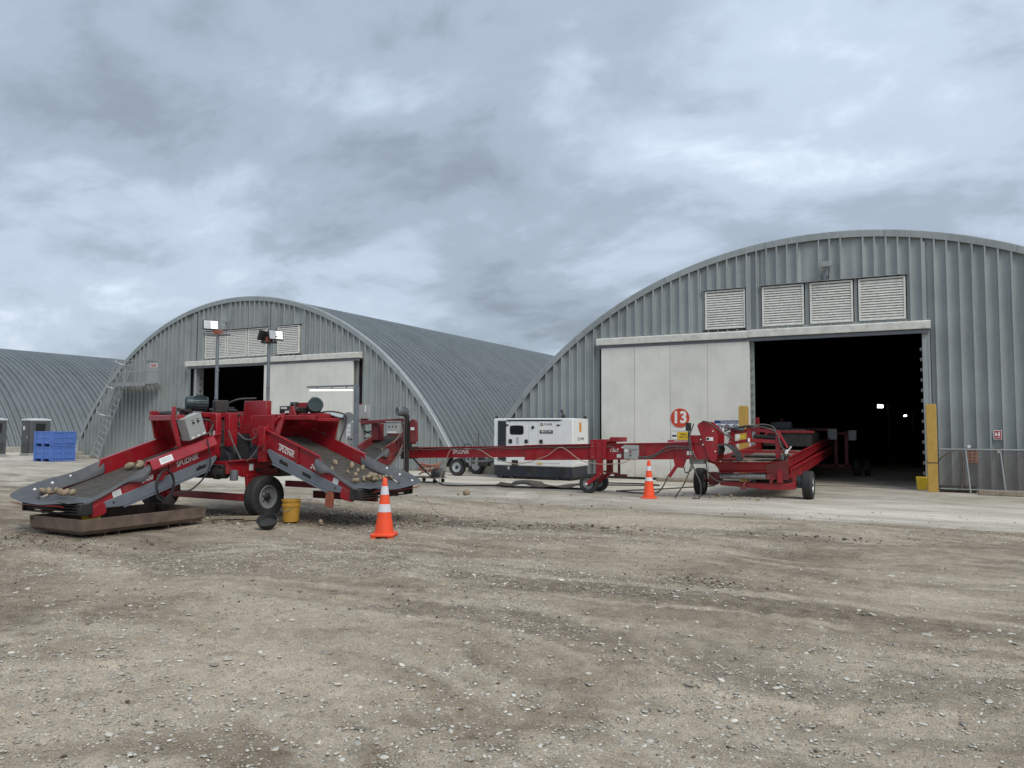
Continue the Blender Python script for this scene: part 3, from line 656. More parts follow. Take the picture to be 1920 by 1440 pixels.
class Loc:                                         # local frame: s along the belt (uphill), t across (near to far side), z up
    def __init__(s, o, ax, ac, z0, k): s.o, s.ax, s.ac, s.z0, s.k = V3(o), V3(ax), V3(ac), z0, k
    def __call__(s, a, t, h): return s.o + s.ax * a + s.ac * t + V3(0, 0, s.z0 + s.k * a + h)   # h above the beam-top line
    def flat(s, a, t, z): return s.o + s.ax * a + s.ac * t + V3(0, 0, z)
    def slope(s): return (s.ax + V3(0, 0, s.k)).normalized()
def slab(mb, P, poly, t0, t1):                     # polygon in (s,h) extruded across t0..t1
    return mb.prism([P(a, t0, h) for a, h in poly], P(0, t1, 0) - P(0, t0, 0))
def hopper(P, W, L, s_wall, wall, guard, slots, flapamp=1.0, name_mat='red_paint', beam_mat='machine_grey', rootthing=None, text_s=None, txt=True, rodstep=.042):
    U = rootthing
    sl = P.slope(); rgt = P.ac
    # side beams
    for t0, t1, sd in ((-.045, .03, -1), (W - .03, W + .045, 1)):
        Bm = part(U, 'side_beam', slab(MB(), P, [(.03, 0), (L, 0), (L + .02, -.05), (L - .12, -.20), (.42, -.19), (.03, -.075)], t0, t1), beam_mat, 0.006)
        part(Bm, 'flange', slab(MB(), P, [(.42, -.215), (L - .14, -.225), (L - .14, -.205), (.42, -.195)], t0 - .03 if sd < 0 else t0, t1 + .03 if sd > 0 else t1), beam_mat)
        for a in slots:
            part(Bm, 'slot', slab(MB(), P, [(a, -.075), (a + .20, -.075), (a + .20, -.135), (a, -.135)], t0 - .004, t1 + .004), 'black_plastic')
        for a in (.25, L - .35):
            part(Bm, 'hole', MB().cyl(P(a, t0 - .003, -.07), P(a, t1 + .003, -.07), .018, None, 10), 'black_plastic')
    # lower red side plates and their feet
    for t0, t1 in ((-.035, -.005), (W + .005, W + .035)):
        part(U, 'side_plate', slab(MB(), P, [(-.10, -.06), (s_wall + .05, .002), (s_wall + .05, .16), (.25, .13), (-.02, .11), (-.10, .06)], t0, t1), name_mat, 0.006)
        part(U, 'foot_plate', slab(MB(), P, [(-.16, -.02), (.02, .03), (.10, -.01), (.14, -.17), (.08, -.20), (-.12, -.16)], t0 - .02, t1 + .02), name_mat, 0.01)
    # upper side walls with a folded top edge
    for t0, t1, sd in ((-.012, .012, -1), (W - .012, W + .012, 1)):
        w_ = part(U, 'side_wall', slab(MB(), P, [(s_wall, .004), (L + .1, .004), (L + .1, wall), (s_wall + .02, wall), (s_wall - .04, wall * .5)], t0, t1), name_mat, 0.003)
        part(w_, 'top_flange', slab(MB(), P, [(s_wall + .02, wall + .001), (L + .1, wall + .001), (L + .1, wall + .016), (s_wall + .02, wall + .016)], t0 - (.05 if sd < 0 else 0), t1 + (.05 if sd > 0 else 0)), name_mat, 0.003)
        for a in (s_wall + .50,):
            part(w_, 'stiffener', slab(MB(), P, [(a, .0), (a + .035, .0), (a + .035, wall - .01), (a, wall - .01)], t0 - (.03 if sd < 0 else -.024), t1 + (.03 if sd > 0 else -.024)), name_mat, 0.004)
    # belt: carcass and rods
    bz = .10
    part(U, 'belt', slab(MB(), P, [(-.10, bz), (L + .35, bz), (L + .35, bz - .02), (-.10, bz - .02)], .05, W - .05), 'rubber')
    rods = MB(); n = int((L + .40) / rodstep)
    for i in range(n):
        a = -.08 + i * rodstep
        rods.bar(P(a, .055, bz + .004 + random.uniform(-.002, .003)), P(a, W - .055, bz + .004 + random.uniform(-.002, .003)), .030, .012, P.slope().cross(P.ac))
    part(U, 'belt_rods', rods, 'belt_rod')
    # tail: roller cage of dark bars
    cg = thing_part = MB()
    for hz in (-.055, -.01, .035, .08):
        cg.bar(P(-.27, -.02, hz), P(-.27, W + .22, hz), .030, .024)
    tail = part(U, 'tail_cage', cg, 'dark_steel', 0.003)
    part(tail, 'roller', MB().cyl(P(-.14, -.0, .015), P(-.14, W + .18, .015), .085, None, 18), 'dark_steel')
    part(tail, 'end_cap', MB().obox(P(-.22, -.05, .01), (.20, .10, .18), Matrix((P.ax, P.ac, V3(0,0,1))).transposed()), 'dark_steel', 0.012)
    part(tail, 'end_cap', MB().obox(P(-.22, W + .22, .01), (.20, .04, .18), Matrix((P.ax, P.ac, V3(0,0,1))).transposed()), 'dark_steel', 0.012)
    # red lip under the rubber apron
    def lipx(i): return math.sin(math.pi * i / 10)
    part(U, 'lip', MB().sheet([[P(-.54 - .05 * lipx(i), .14 + (W + .02) * i / 10, .19) for i in range(11)], [P(-.44, .12 + (W + .04) * i / 10, .125) for i in range(11)]], .012, (0, 0, -1)), name_mat, 0.002)
    part(U, 'rubber_floor', MB().sheet([[P(-.40, .10 + (W - .12) * i / 10, .165 + .01 * math.sin(i)) for i in range(11)], [P(-.22, .06 + (W - .10) * i / 10, .11) for i in range(11)], [P(-.06, .05 + (W - .10) * i / 10, bz + .014) for i in range(11)]], .008, (0, 0, -1)), 'rubber_flap', 0, 60)
    # rubber apron: one sheet from the far wall, flaring out down the far side and wrapping round the front
    sw = s_wall
    bc = [(sw + .08, W - .05, bz + .02), (sw - .35, W - .04, bz + .02), (-.02, W - .03, bz + .04), (-.26, W - .10, .14), (-.36, W - .38, .155), (-.37, W * .45, .15), (-.32, .22, .15)]
    tc = [(sw + .08, W + .010, wall), (sw - .33, W + .17, wall * .80), (-.02, W + .30, wall * .86), (-.48, W + .26, wall * .80), (-.64, W - .18, .27), (-.62, W * .42, .215), (-.50, .20, .195)]
    B3 = curve([P(*q) for q in bc], 5); T3 = curve([P(*q) for q in tc], 5); rows = []
    for i, (p0, p1) in enumerate(zip(B3, T3)):
        col = []
        for j in range(8):
            r = j / 7; d = p1 - p0; wv = .014 * math.sin(i * .55) * math.sin(r * 3.1)
            col.append(p0 + V3(d.x * r ** 1.7, d.y * r ** 1.7, d.z * r ** .85 + wv) + P.ac * wv)
        rows.append(col)
    ap = part(U, 'rubber_apron', MB().sheet(rows, .008, P.ac), 'rubber_flap', 0, 70)
    ap.modifiers.new('s', 'SUBSURF').levels = 1; ap.modifiers['s'].render_levels = 2
    for s_ in (s_wall - .42, s_wall - .72, s_wall - 1.0):
        q = P(s_, W + .12, wall * .60 + bz * .3)
        part(ap, 'bolt', MB().lathe(q, -P.ac + V3(0, 0, .6), [(-.012, .0225), (.014, .0225), (.018, .012)], 10), 'bare_white')
    # near side strip of rubber folded outwards over the edge
    rows = []
    for i in range(13):
        q = i / 12; s_ = s_wall + .06 - (s_wall + .30) * q
        hh = wall * (1 - q) ** 1.4 * .98 + .125 * q; curl = .13 * math.exp(-((q - .12) / .16) ** 2)
        rows.append([P(s_, .075, bz + .012), P(s_, .045, bz + (hh - bz) * .45), P(s_, -.005 - .02 * q, hh), P(s_ - .01, -.06 - curl * .7, hh - .012 - curl * .9), P(s_, -.075 - curl * .4, hh - .04 - curl * 1.4)])
    nf = part(U, 'rubber_strip', MB().sheet(rows, .008, (0, 0, -1)), 'rubber_flap', 0, 70)
    nf.modifiers.new('s', 'SUBSURF').levels = 1; nf.modifiers['s'].render_levels = 2
    return bz

PL = Loc((-11.20, 7.30, 0), (0, 1, 0), (-1, 0, 0), 0.455, 0.315)
PR = Loc((-8.50, 10.00, 0), (-1, 0, 0), (0, 1, 0), 0.610, 0.355)
bzL = hopper(PL, 1.20, 2.20, .80, .36, True, (1.78,), rootthing=UN)
bzR = hopper(PR, 1.20, 1.85, .62, .32, False, (.80, 1.35), rootthing=UN)

# painted names on the near side walls
def brand_side(P, a0, n0, facing, tdist, hh, hw):
    s_ = P.slope(); up = V3(0, 0, 1)
    right = s_ if facing > 0 else -s_
    text(UN, 'lettering', 'SPUDNIK', .125, P(a0, -tdist, hh), right, up, 'ink_white', 'CENTER', .12, .0018, hw / .26)
    c = P(a0, -tdist, hh + .072); rot = Matrix((right, right.cross(up).cross(right) * -1, right.cross(up))).transposed()
    part(UN, 'lettering_bar', MB().bar(c - right * hw, c + right * hw, .003, .020, up), 'ink_white')
    text(UN, 'lettering', '2400', .11, P(n0, -tdist, .08), right, up, 'ink_white', 'CENTER', .2, .0015)
brand_side(PL, 1.60, .83, 1, .038, .115, .235)
brand_side(PR, 1.42, .74, -1, .016, .11, .20)
def sticker(parent, P, a, h, w, hh, facing, tdist, mat='sign_white'):
    s_ = P.slope(); right = s_ if facing > 0 else -s_
    st = part(parent, 'sticker', MB().obox(P(a, -tdist, h), (w, hh, .003), Matrix((right, V3(0,0,1) - right * right.z, right.cross(V3(0,0,1)).normalized())).transposed()), mat)
    for k in range(3):
        part(st, 'print_line', MB().obox(P(a, -tdist - .002, h + hh * (.25 - .25 * k)), (w * .8, hh * .09, .003), Matrix((right, V3(0,0,1) - right * right.z, right.cross(V3(0,0,1)).normalized())).transposed()), 'ink_grey')
sticker(UN, PL, .30, .055, .15, .10, 1, .040)
sticker(UN, PR, .24, .05, .12, .10, -1, .040)

# folded guard along the near side of the left-hand hopper
gd = MB()
rows = [[PL(a, .02, .365), PL(a, -.06, .375), PL(a, -.155, .235), PL(a, -.150, .215)] for a in (.84, 1.2, 1.6, 2.12)]
G = part(UN, 'side_guard', MB().sheet(rows, .006, (1, 0, -.5)), 'red_paint', 0, 25)
part(UN, 'guard_face', slab(MB(), PL, [(1.24, .0), (2.22, .0), (2.22, .24), (1.24, .20)], -.036, -.014), 'red_paint', 0.006)
part(UN, 'guard_bracket', slab(MB(), PL, [(.98, -.02), (1.10, -.02), (1.13, .12), (.98, .10)], -.10, -.02), 'red_paint', 0.008)
nrm = (V3(.13, 0, .0) + V3(0, 0, .09)).normalized(); rt = PL.slope()
def on_guard(a, f, lift=.006): return PL(a, -.06 - .095 * f, .375 - .14 * f) + V3(.83, 0, .56) * lift
st = part(UN, 'warning_label', MB().sheet([[on_guard(1.0, .18), on_guard(1.0, .86)], [on_guard(1.24, .18), on_guard(1.24, .86)]]), 'sign_white', 0, 30, False)
for f in (.3, .42, .54, .66):
    part(st, 'print_line', MB().sheet([[on_guard(1.02, f, .008), on_guard(1.02, f + .05, .008)], [on_guard(1.22, f, .008), on_guard(1.22, f + .05, .008)]]), 'ink_grey', 0, 30, False)
# coiled cable hung under the guard
pts = []
for i in range(60):
    a = i / 59 * 2 * math.pi * 3
    pts.append((-11.04 + .012 * math.sin(a * .37), 8.38 + .16 * math.cos(a) + .01 * math.sin(i), .70 + .24 * math.sin(a)))
part(UN, 'cable_coil', MB().tube(pts, .013, 6), 'cable_black')
part(UN, 'cable', MB().tube(curve([(-11.03, 8.5, .52), (-11.0, 8.9, .60), (-11.02, 9.25, .95), (-11.06, 9.22, 1.45)], 10), .014, 6), 'cable_black')

# hood over the head of the left-hand hopper
wl_ = .36
part(UN, 'hood_post', MB().prism([(-12.43, 9.16, 1.44), (-12.43, 9.36, 1.44), (-12.43, 9.22, 1.95), (-12.43, 9.04, 1.95)], (.05, 0, 0)), 'red_paint', 0.01)
part(UN, 'hood_post', MB().prism([(-11.26, 8.74, 1.30), (-11.26, 8.82, 1.32), (-11.26, 8.68, 1.80), (-11.26, 8.68, 2.0), (-11.26, 8.63, 2.02), (-11.26, 8.60, 1.80)], (.04, 0, 0)), 'red_paint', 0.01)
part(UN, 'hood_beam', MB().bar((-12.42, 9.10, 1.82), (-11.22, 8.80, 1.82), .12, .10), 'red_paint', 0.012)
part(UN, 'hood_back', MB().prism([(-12.38, 9.46, 1.30), (-11.26, 9.40, 1.30), (-11.26, 9.08, 1.80), (-12.38, 9.20, 1.80)], (0, .02, .015)), 'red_paint', 0.004)
part(UN, 'hood_side', MB().prism([(-12.40, 9.18, 1.42), (-12.40, 9.75, 1.55), (-12.40, 9.75, 1.80), (-12.40, 9.15, 1.80)], (.03, 0, 0)), 'red_paint', 0.004)
part(UN, 'hood_roller', MB().cyl((-12.3, 9.22, 1.90), (-11.75, 9.05, 1.90), .05, None, 14), 'rubber')
rot = Matrix.Rotation(-.36, 3, 'X') @ Matrix.Rotation(0, 3, 'Z')
rotc = Matrix.Rotation(R_(20), 3, 'X')
CB = part(UN, 'control_box', MB().obox((-11.19, 8.985, 1.665), (.20, .365, .40), rotc), 'cabinet_grey', 0.008)
part(CB, 'door', MB().obox(V3(-11.19, 8.985, 1.665) + rotc @ V3(.103, 0, 0), (.012, .35, .385), rotc), 'cabinet_grey', 0.004)
part(CB, 'gasket', MB().obox(V3(-11.19, 8.985, 1.665) + rotc @ V3(.0985, 0, 0), (.004, .36, .395), rotc), 'black_plastic')
for k in range(2):
    part(CB, 'switch', MB().cyl(V3(-11.19, 8.985, 1.665) + rotc @ V3(.108, -.035 + .10 * k, .085), V3(-11.19, 8.985, 1.665) + rotc @ V3(.135, -.035 + .10 * k, .085), .018, None, 10), 'black_plastic')
    part(CB, 'switch_label', MB().obox(V3(-11.19, 8.985, 1.665) + rotc @ V3(.1105, -.035 + .10 * k, .125), (.003, .045, .012), rotc), 'ink_black')
for k in range(3):
    part(CB, 'sticker', MB().obox(V3(-11.19, 8.985, 1.665) + rotc @ V3(.1105, -.11 + .12 * k, -.165), (.003, .06, .028), rotc), 'sign_white')
motor(UN, (-11.98, 9.72, 2.10), (-.55, -.84, 0), .145, .40, 'motor_green')
part(UN, 'gearbox', MB().obox((-11.68, 10.02, 2.05), (.22, .26, .24), Matrix.Rotation(-.5, 3, 'Z')).cyl((-11.7, 10.0, 1.8), (-11.68, 10.0, 2.1), .09, None, 14), 'dark_steel', 0.02)
part(UN, 'cylinder', MB().cyl((-11.24, 8.74, 1.96), (-11.72, 9.3, 1.93), .035, None, 12).cyl((-11.72, 9.3, 1.93), (-11.95, 9.55, 1.92), .055, None, 12).box((-12.05, 9.4, 1.88), (-11.9, 9.55, 2.0)), 'dark_steel')
part(UN, 'motor_mount', MB().box((-12.2, 9.5, 1.84), (-11.5, 10.1, 1.93)), 'red_paint', 0.01)

# chain case, tall red guards beside the left head
case = []
for i in range(13):
    a = math.pi + math.pi * i / 12; case.append((-11.42 + .105 * math.cos(a), 9.62, 1.14 + .105 * math.sin(a)))
part(UN, 'chain_case', MB().prism(case + [(-11.315, 9.62, 1.86), (-11.34, 9.62, 1.92), (-11.50, 9.62, 1.92), (-11.525, 9.62, 1.86)], (0, .12, 0)), 'red_paint', 0.012)
part(UN, 'chain_case_label', MB().box((-11.47, 9.605, 1.50), (-11.345, 9.618, 1.59)), 'sign_white')
part(UN, 'guard_panel', MB().box((-11.72, 9.60, 1.12), (-11.56, 9.80, 1.90)), 'red_paint', 0.012)
part(UN, 'guard_panel', MB().box((-11.29, 9.78, 1.30), (-11.16, 9.98, 1.93)), 'red_paint', 0.012)
part(UN, 'guard_panel', MB().box((-12.36, 9.60, 1.10), (-11.73, 9.66, 1.74)), 'red_paint', 0.01)
part(UN, 'side_box', MB().box((-11.78, 9.42, 1.13), (-11.56, 9.58, 1.28)), 'red_paint', 0.008)
part(UN, 'side_box_label', MB().box((-11.76, 9.414, 1.20), (-11.62, 9.419, 1.27)), 'sign_white')

# central cross frame, hood box and rubber curtain
part(UN, 'hood_box', MB().prism([(-11.47, 10.36, 1.66), (-10.84, 10.36, 1.66), (-10.88, 10.40, 2.17), (-11.47, 10.40, 2.17)], (0, .14, .0)), 'red_paint', 0.012)
part(UN, 'cross_beam', MB().prism([(-12.05, 10.3, 1.90), (-11.48, 10.3, 1.90), (-11.48, 10.3, 1.65), (-10.72, 10.3, 1.65), (-10.72, 10.3, 1.53), (-11.62, 10.3, 1.53), (-11.72, 10.3, 1.70), (-12.05, 10.3, 1.72)], (0, .08, 0)), 'red_paint', 0.008)
part(UN, 'cross_beam', MB().box((-12.9, 10.9, 1.70), (-10.6, 11.0, 1.92)), 'red_paint', 0.01)
part(UN, 'back_panel', MB().box((-12.95, 11.35, 1.0), (-10.75, 11.40, 1.75)), 'red_old', 0.005)
rows = []
for i in range(15):
    q = i / 14; x = -11.55 + .68 * q
    rows.append([(x - .05 * (1 - k / 5) * math.sin(q * 6), 10.62 - .18 * math.sin(q * math.pi) + .06 * math.sin(k * 1.1), 1.58 - .60 * k / 5) for k in range(6)])
part(UN, 'rubber_curtain', MB().sheet(rows, .01, (0, 1, 0)), 'rubber_flap', 0, 70)
rows = []
for i in range(13):
    q = i / 12; a = -1.2 + 2.2 * q
    rows.append([(-11.66 + .33 * math.sin(a) + .04 * k, 10.6 - .28 * math.cos(a), 1.42 - .42 * k / 4) for k in range(5)])
part(UN, 'rubber_curtain', MB().sheet(rows, .01, (0, 1, 0)), 'rubber', 0, 70)
part(UN, 'dark_back_plate', MB().box((-12.8, 10.75, .95), (-10.9, 10.82, 1.6)), 'dark_steel')  # dark plate standing in for the shaded inside of the machine
rows = [[(-11.45 + .34 * math.sin(2.4 * q) , 9.86 - .10 * math.sin(3 * q), 1.30 - .36 * q - .10 * q * q) , (-11.45 + .06 * q, 10.2, 1.28 - .40 * q)] for q in [i / 10 for i in range(11)]]
part(UN, 'belt_curve', MB().sheet(rows, .012, (0, 0, 1)), 'rubber_flap', 0, 60)
part(UN, 'post', MB().box((-10.56, 9.92, 1.03), (-10.41, 10.06, 1.67)).box((-10.60, 9.94, 1.56), (-10.40, 10.30, 1.66)), 'red_paint', 0.008)
part(UN, 'post_ring', MB().lathe((-10.62, 9.93, 1.58), (.5, -1, 0), [(-.015, .06), (.015, .06), (.015, .035), (-.015, .035)], 16), 'red_old')
part(UN, 'latch', MB().box((-10.52, 9.86, 1.30), (-10.36, 9.92, 1.335)).box((-10.38, 9.86, 1.22), (-10.345, 9.9, 1.36)), 'red_old')
for a, bq in (((-11.14, 9.75, 1.60), (-10.88, 9.85, 1.04)), ((-11.06, 9.9, 1.56), (-10.62, 9.95, 1.50)), ((-10.52, 9.9, 1.30), (-10.78, 9.86, 1.04))):
    a, bq = V3(a), V3(bq); sag = .10 if abs(a.z - bq.z) < .2 else .03; ch = MB(); n = 20
    pp = [a.lerp(bq, i / n) - V3(0, 0, sag * math.sin(math.pi * i / n)) for i in range(n + 1)]
    for i in range(n):
        ch.bar(pp[i], pp[i + 1], .026 if i % 2 else .011, .011 if i % 2 else .026)
    part(UN, 'chain', ch, 'steel')

# chassis
part(UN, 'chassis_plate', MB().prism([(-10.92, 9.50, 1.035), (-10.92, 10.72, 1.075), (-10.92, 10.72, .77), (-10.92, 9.85, .76), (-10.92, 9.62, .82), (-10.92, 9.50, .82)], (.05, 0, 0)), 'red_paint', 0.006)
part(UN, 'chassis_flange', MB().bar((-10.86, 9.50, 1.045), (-10.86, 10.72, 1.085), .12, .02), 'red_paint', 0.003)
part(UN, 'chassis_flange', MB().bar((-10.86, 9.86, .755), (-10.86, 10.72, .765), .12, .02), 'red_paint', 0.003)
part(UN, 'chassis_plate', MB().box((-13.14, 9.5, .78), (-13.08, 12.2, 1.06)), 'red_paint', 0.006)
part(UN, 'chassis_rail', MB().box((-13.08, 9.56, .98), (-10.95, 9.64, 1.04)), 'red_paint', 0.006)
part(UN, 'chassis_rail', MB().box((-13.08, 11.9, .78), (-10.3, 12.0, 1.02)), 'red_paint', 0.006)
part(UN, 'tank', MB().box((-13.05, 9.72, .74), (-11.25, 10.6, .96)), 'black_plastic', 0.03)
part(UN, 'drum', MB().cyl((-12.7, 9.62, .80), (-11.02, 9.62, .82), .095, None, 18).cyl((-11.3, 9.62, .82), (-11.2, 9.62, .82), .115, None, 18), 'rubber')
part(UN, 'filter_can', MB().lathe((-10.82, 9.62, .70), (0, 0, 1), [(0, .06), (.012, .072), (.17, .074), (.18, .066), (.19, .03)], 18), 'motor_grey')
label_plate(UN, 'sticker', (-10.864, 10.06, .92), (0, 1, 0), (0, 0, 1), .10, .12, 'sign_white')
part(UN, 'knob', MB().cyl((-10.87, 10.19, .87), (-10.80, 10.19, .87), .035, None, 10), 'dark_steel')
part(UN, 'knob', MB().cyl((-10.87, 10.58, .90), (-10.80, 10.58, .90), .03, None, 10), 'dark_steel')
part(UN, 'axle', MB().box((-13.35, 9.98, .29), (-10.62, 10.12, .41)), 'red_paint', 0.01)
for x, sg in ((-10.84, 1), (-13.16, -1)):
    part(UN, 'wheel_leg', MB().prism([(x - .03, 9.90, .80), (x - .03, 10.40, .80), (x - .03, 10.25, .26), (x - .03, 9.96, .26)], (.06, 0, 0)), 'red_paint', 0.01)
    part(UN, 'axle_stub', MB().cyl((x, 10.10, .39), (x + sg * .30, 10.10, .39), .045, None, 12), 'dark_steel')
wheel(UN, (-10.56, 10.10, .385), (1, 0, 0), .39, .27, 'rim_grey', .05, 1)
wheel(UN, (-13.44, 10.10, .385), (1, 0, 0), .39, .27, 'rim_grey', .05, -1)
part(UN, 'underframe', MB().box((-10.45, 11.25, .28), (-8.9, 11.33, .42)).box((-10.45, 10.5, .55), (-9.2, 10.58, .66)).box((-10.5, 11.2, .60), (-8.7, 11.28, .72)), 'red_old', 0.006)

part(UN, 'skid_plate', MB().prism([(-8.98, 9.96, .30), (-8.82, 9.96, .28), (-8.80, 9.96, .60), (-8.95, 9.96, .62)], (0, .05, 0)), 'rust_red', 0.006)
# head of the right-hand hopper
part(UN, 'hood_beam', MB().box((-10.62, 10.42, 1.80), (-9.75, 10.54, 1.885)), 'red_paint', 0.008)
part(UN, 'hood_beam', MB().box((-10.85, 10.56, 1.78), (-9.72, 11.15, 1.84)), 'red_paint', 0.008)
part(UN, 'hood_post', MB().prism([(-10.32, 9.985, 1.30), (-10.20, 9.985, 1.34), (-10.16, 10.14, 1.92), (-10.24, 10.14, 1.92)], (.0, .06, 0)), 'red_paint', 0.008)
part(UN, 'hood_brace', MB().bar((-10.60, 10.02, 1.55), (-10.22, 10.1, 1.86), .04, .05), 'red_paint', 0.005)
part(UN, 'head_side', MB().prism([(-10.85, 10.04, 1.35), (-10.34, 10.04, 1.25), (-10.30, 10.04, 1.88), (-10.85, 10.04, 1.88)], (0, .03, 0)), 'red_paint', 0.006)
part(UN, 'head_back', MB().box((-10.98, 10.10, 1.47), (-10.94, 11.2, 1.86)), 'red_paint', 0.005)
part(UN, 'head_panel', MB().prism([(-10.26, 11.19, 1.97), (-9.76, 11.19, 1.84), (-9.83, 11.19, 1.60), (-9.87, 11.19, 1.44), (-10.26, 11.19, 1.60)], (0, .03, 0)), 'red_paint', 0.006)
part(UN, 'head_cap', MB().prism([(-10.28, 11.17, 1.975), (-9.74, 11.17, 1.848), (-9.74, 11.47, 1.848), (-10.28, 11.47, 1.975)], (0, 0, .012)), 'pale_metal')
part(UN, 'head_cover', MB().prism([(-10.26, 11.23, 1.96), (-9.77, 11.23, 1.83), (-9.83, 11.23, 1.60), (-9.80, 11.23, 1.15), (-10.26, 11.23, 1.2)], (0, .25, 0)), 'cabinet_grey', 0.008)
part(UN, 'head_pulley', MB().cyl((-9.68, 11.35, 1.86), (-9.60, 11.28, 1.86), .10, None, 18), 'motor_grey')
part(UN, 'back_rail', MB().box((-11.05, 11.30, 2.06), (-10.30, 11.34, 2.16)), 'red_paint', 0.006)
motor(UN, (-10.10, 10.88, 2.07), (.72, -.69, .12), .145, .42, 'motor_green')
part(UN, 'motor_mount', MB().prism([(-10.42, 10.5, 1.84), (-10.20, 10.5, 1.84), (-10.30, 10.5, 2.06), (-10.36, 10.5, 2.06)], (0, .04, 0)).box((-10.35, 10.7, 1.85), (-9.85, 11.05, 1.93)), 'red_paint', 0.005)
part(UN, 'battery', MB().box((-11.06, 10.92, 1.93), (-10.80, 11.10, 2.08)), 'black_plastic', 0.01)
part(UN, 'battery_label', MB().box((-11.02, 10.914, 2.02), (-10.86, 10.919, 2.06)), 'sign_white')
part(UN, 'valve_block', MB().box((-10.62, 10.80, 1.90), (-10.35, 10.98, 2.05)).cyl((-10.75, 10.8, 1.95), (-10.35, 10.72, 2.0), .05, None, 12).box((-10.86, 11.0, 2.08), (-10.72, 11.1, 2.16)), 'dark_steel', 0.01)
part(UN, 'valve_label', MB().box((-10.66, 10.66, 1.935), (-10.50, 10.668, 1.975)), 'sign_white')
for pts in ([(-11.9, 10.1, 1.95), (-11.55, 10.25, 2.18), (-11.2, 10.45, 2.22)], [(-12.1, 10.2, 1.95), (-11.8, 10.1, 1.99), (-11.5, 10.2, 1.86), (-11.45, 10.3, 1.7)],
            [(-12.0, 10.15, 1.98), (-11.7, 10.2, 1.93), (-11.45, 10.3, 1.90)], [(-12.1, 10.3, 1.88), (-11.75, 10.18, 1.80), (-11.46, 10.3, 1.66)],
            [(-11.30, 9.2, 1.80), (-11.36, 9.55, 1.76), (-11.40, 9.60, 1.50)], [(-11.2, 9.1, 1.50), (-11.25, 9.4, 1.55), (-11.35, 9.58, 1.70)],
            [(-10.10, 10.9, 1.93), (-9.9, 11.1, 1.97), (-9.62, 11.2, 1.90), (-9.64, 11.22, 1.70), (-9.75, 11.2, 1.40)], [(-10.80, 10.95, 2.1), (-10.65, 10.9, 2.12), (-10.6, 10.85, 1.98)],
            [(-11.29, 8.66, 1.82), (-11.34, 8.72, 1.62), (-11.30, 8.86, 1.45), (-11.24, 9.0, 1.45)]):
    part(UN, 'hose', MB().tube(curve(pts, 8), .016, 6), 'hose_grey')

part(UN, 'head_far_side', MB().box((-10.98, 11.22, 1.20), (-10.22, 11.26, 1.88)), 'red_paint', 0.005)
part(UN, 'rear_panel', MB().box((-12.95, 11.05, 1.55), (-11.5, 11.09, 1.98)), 'red_paint', 0.006)
part(UN, 'rear_panel', MB().box((-12.42, 9.74, 1.04), (-11.75, 9.78, 1.52)), 'dark_steel', 0.006)  # dark plate added to darken the inside of the machine
part(UN, 'cross_conveyor', MB().box((-12.9, 10.85, .70), (-10.95, 11.32, 1.02)), 'dark_steel', 0.01)
part(UN, 'hydraulic_block', MB().box((-12.25, 10.35, 1.90), (-11.95, 10.6, 2.06)).cyl((-12.3, 10.3, 2.0), (-11.6, 10.34, 1.97), .035, None, 10), 'dark_steel', 0.01)

# ------------------------------------------------------------------ long transfer conveyor
CV = thing('transfer_conveyor', (-7.4, 18.5, 0), 'long straight red conveyor on two small wheels passing in front of the generator', 'conveyor')
def ztop(x): return 1.07 + .0296 * (x + 13.33)
def beamz(x0, x1, y0, y1, h0, h1): return MB().prism([(x0, y0, ztop(x0) + h0), (x1, y0, ztop(x1) + h0), (x1, y0, ztop(x1) + h1), (x0, y0, ztop(x0) + h1)], (0, y1 - y0, 0))
for y in (18.17, 18.73):
    part(CV, 'inner_beam', beamz(-13.35, -8.9, y, y + .03, -.30, 0), 'red_paint', 0.004)
    part(CV, 'inner_flange', beamz(-13.35, -8.9, y - .04, y, -.012, .006), 'red_paint')
    part(CV, 'outer_beam', beamz(-9.30, -4.30, y - .045, y - .012, -.385, .02), 'red_paint', 0.004)
    part(CV, 'outer_flange', beamz(-9.30, -4.30, y - .085, y - .045, .006, .024), 'red_paint')
    part(CV, 'lower_flange', beamz(-9.30, -7.3, y - .055, y - .045, -.385, -.345), 'red_paint')
    for x in (-9.0, -5.9, -5.2):
        part(CV, 'stiffener', beamz(x, x + .03, y - .07, y - .045, -.38, .0), 'red_paint', 0.003)
part(CV, 'belt', beamz(-13.3, -4.3, 18.2, 18.73, -.07, -.05), 'rubber')
part(CV, 'belt_return', beamz(-13.3, -4.3, 18.22, 18.71, -.28, -.265), 'rubber')
for k in range(12):
    x = -12.9 + .72 * k
    part(CV, 'idler', MB().cyl((x, 18.2, ztop(x) - .12), (x, 18.73, ztop(x) - .12), .035, None, 10), 'steel')
part(CV, 'tail_box', MB().box((-13.45, 18.15, .74), (-13.25, 18.80, 1.10)), 'dark_steel', 0.01)
text(CV, 'lettering', 'SPUDNIK', .155, (-11.36, 18.168, .985), (1, 0, .03), (0, 0, 1), 'ink_white', 'CENTER', .15, .002, .86)
text(CV, 'lettering', '1200', .12, (-6.74, 18.122, 1.115), (1, 0, .03), (0, 0, 1), 'ink_white', 'CENTER', .2, .0015)
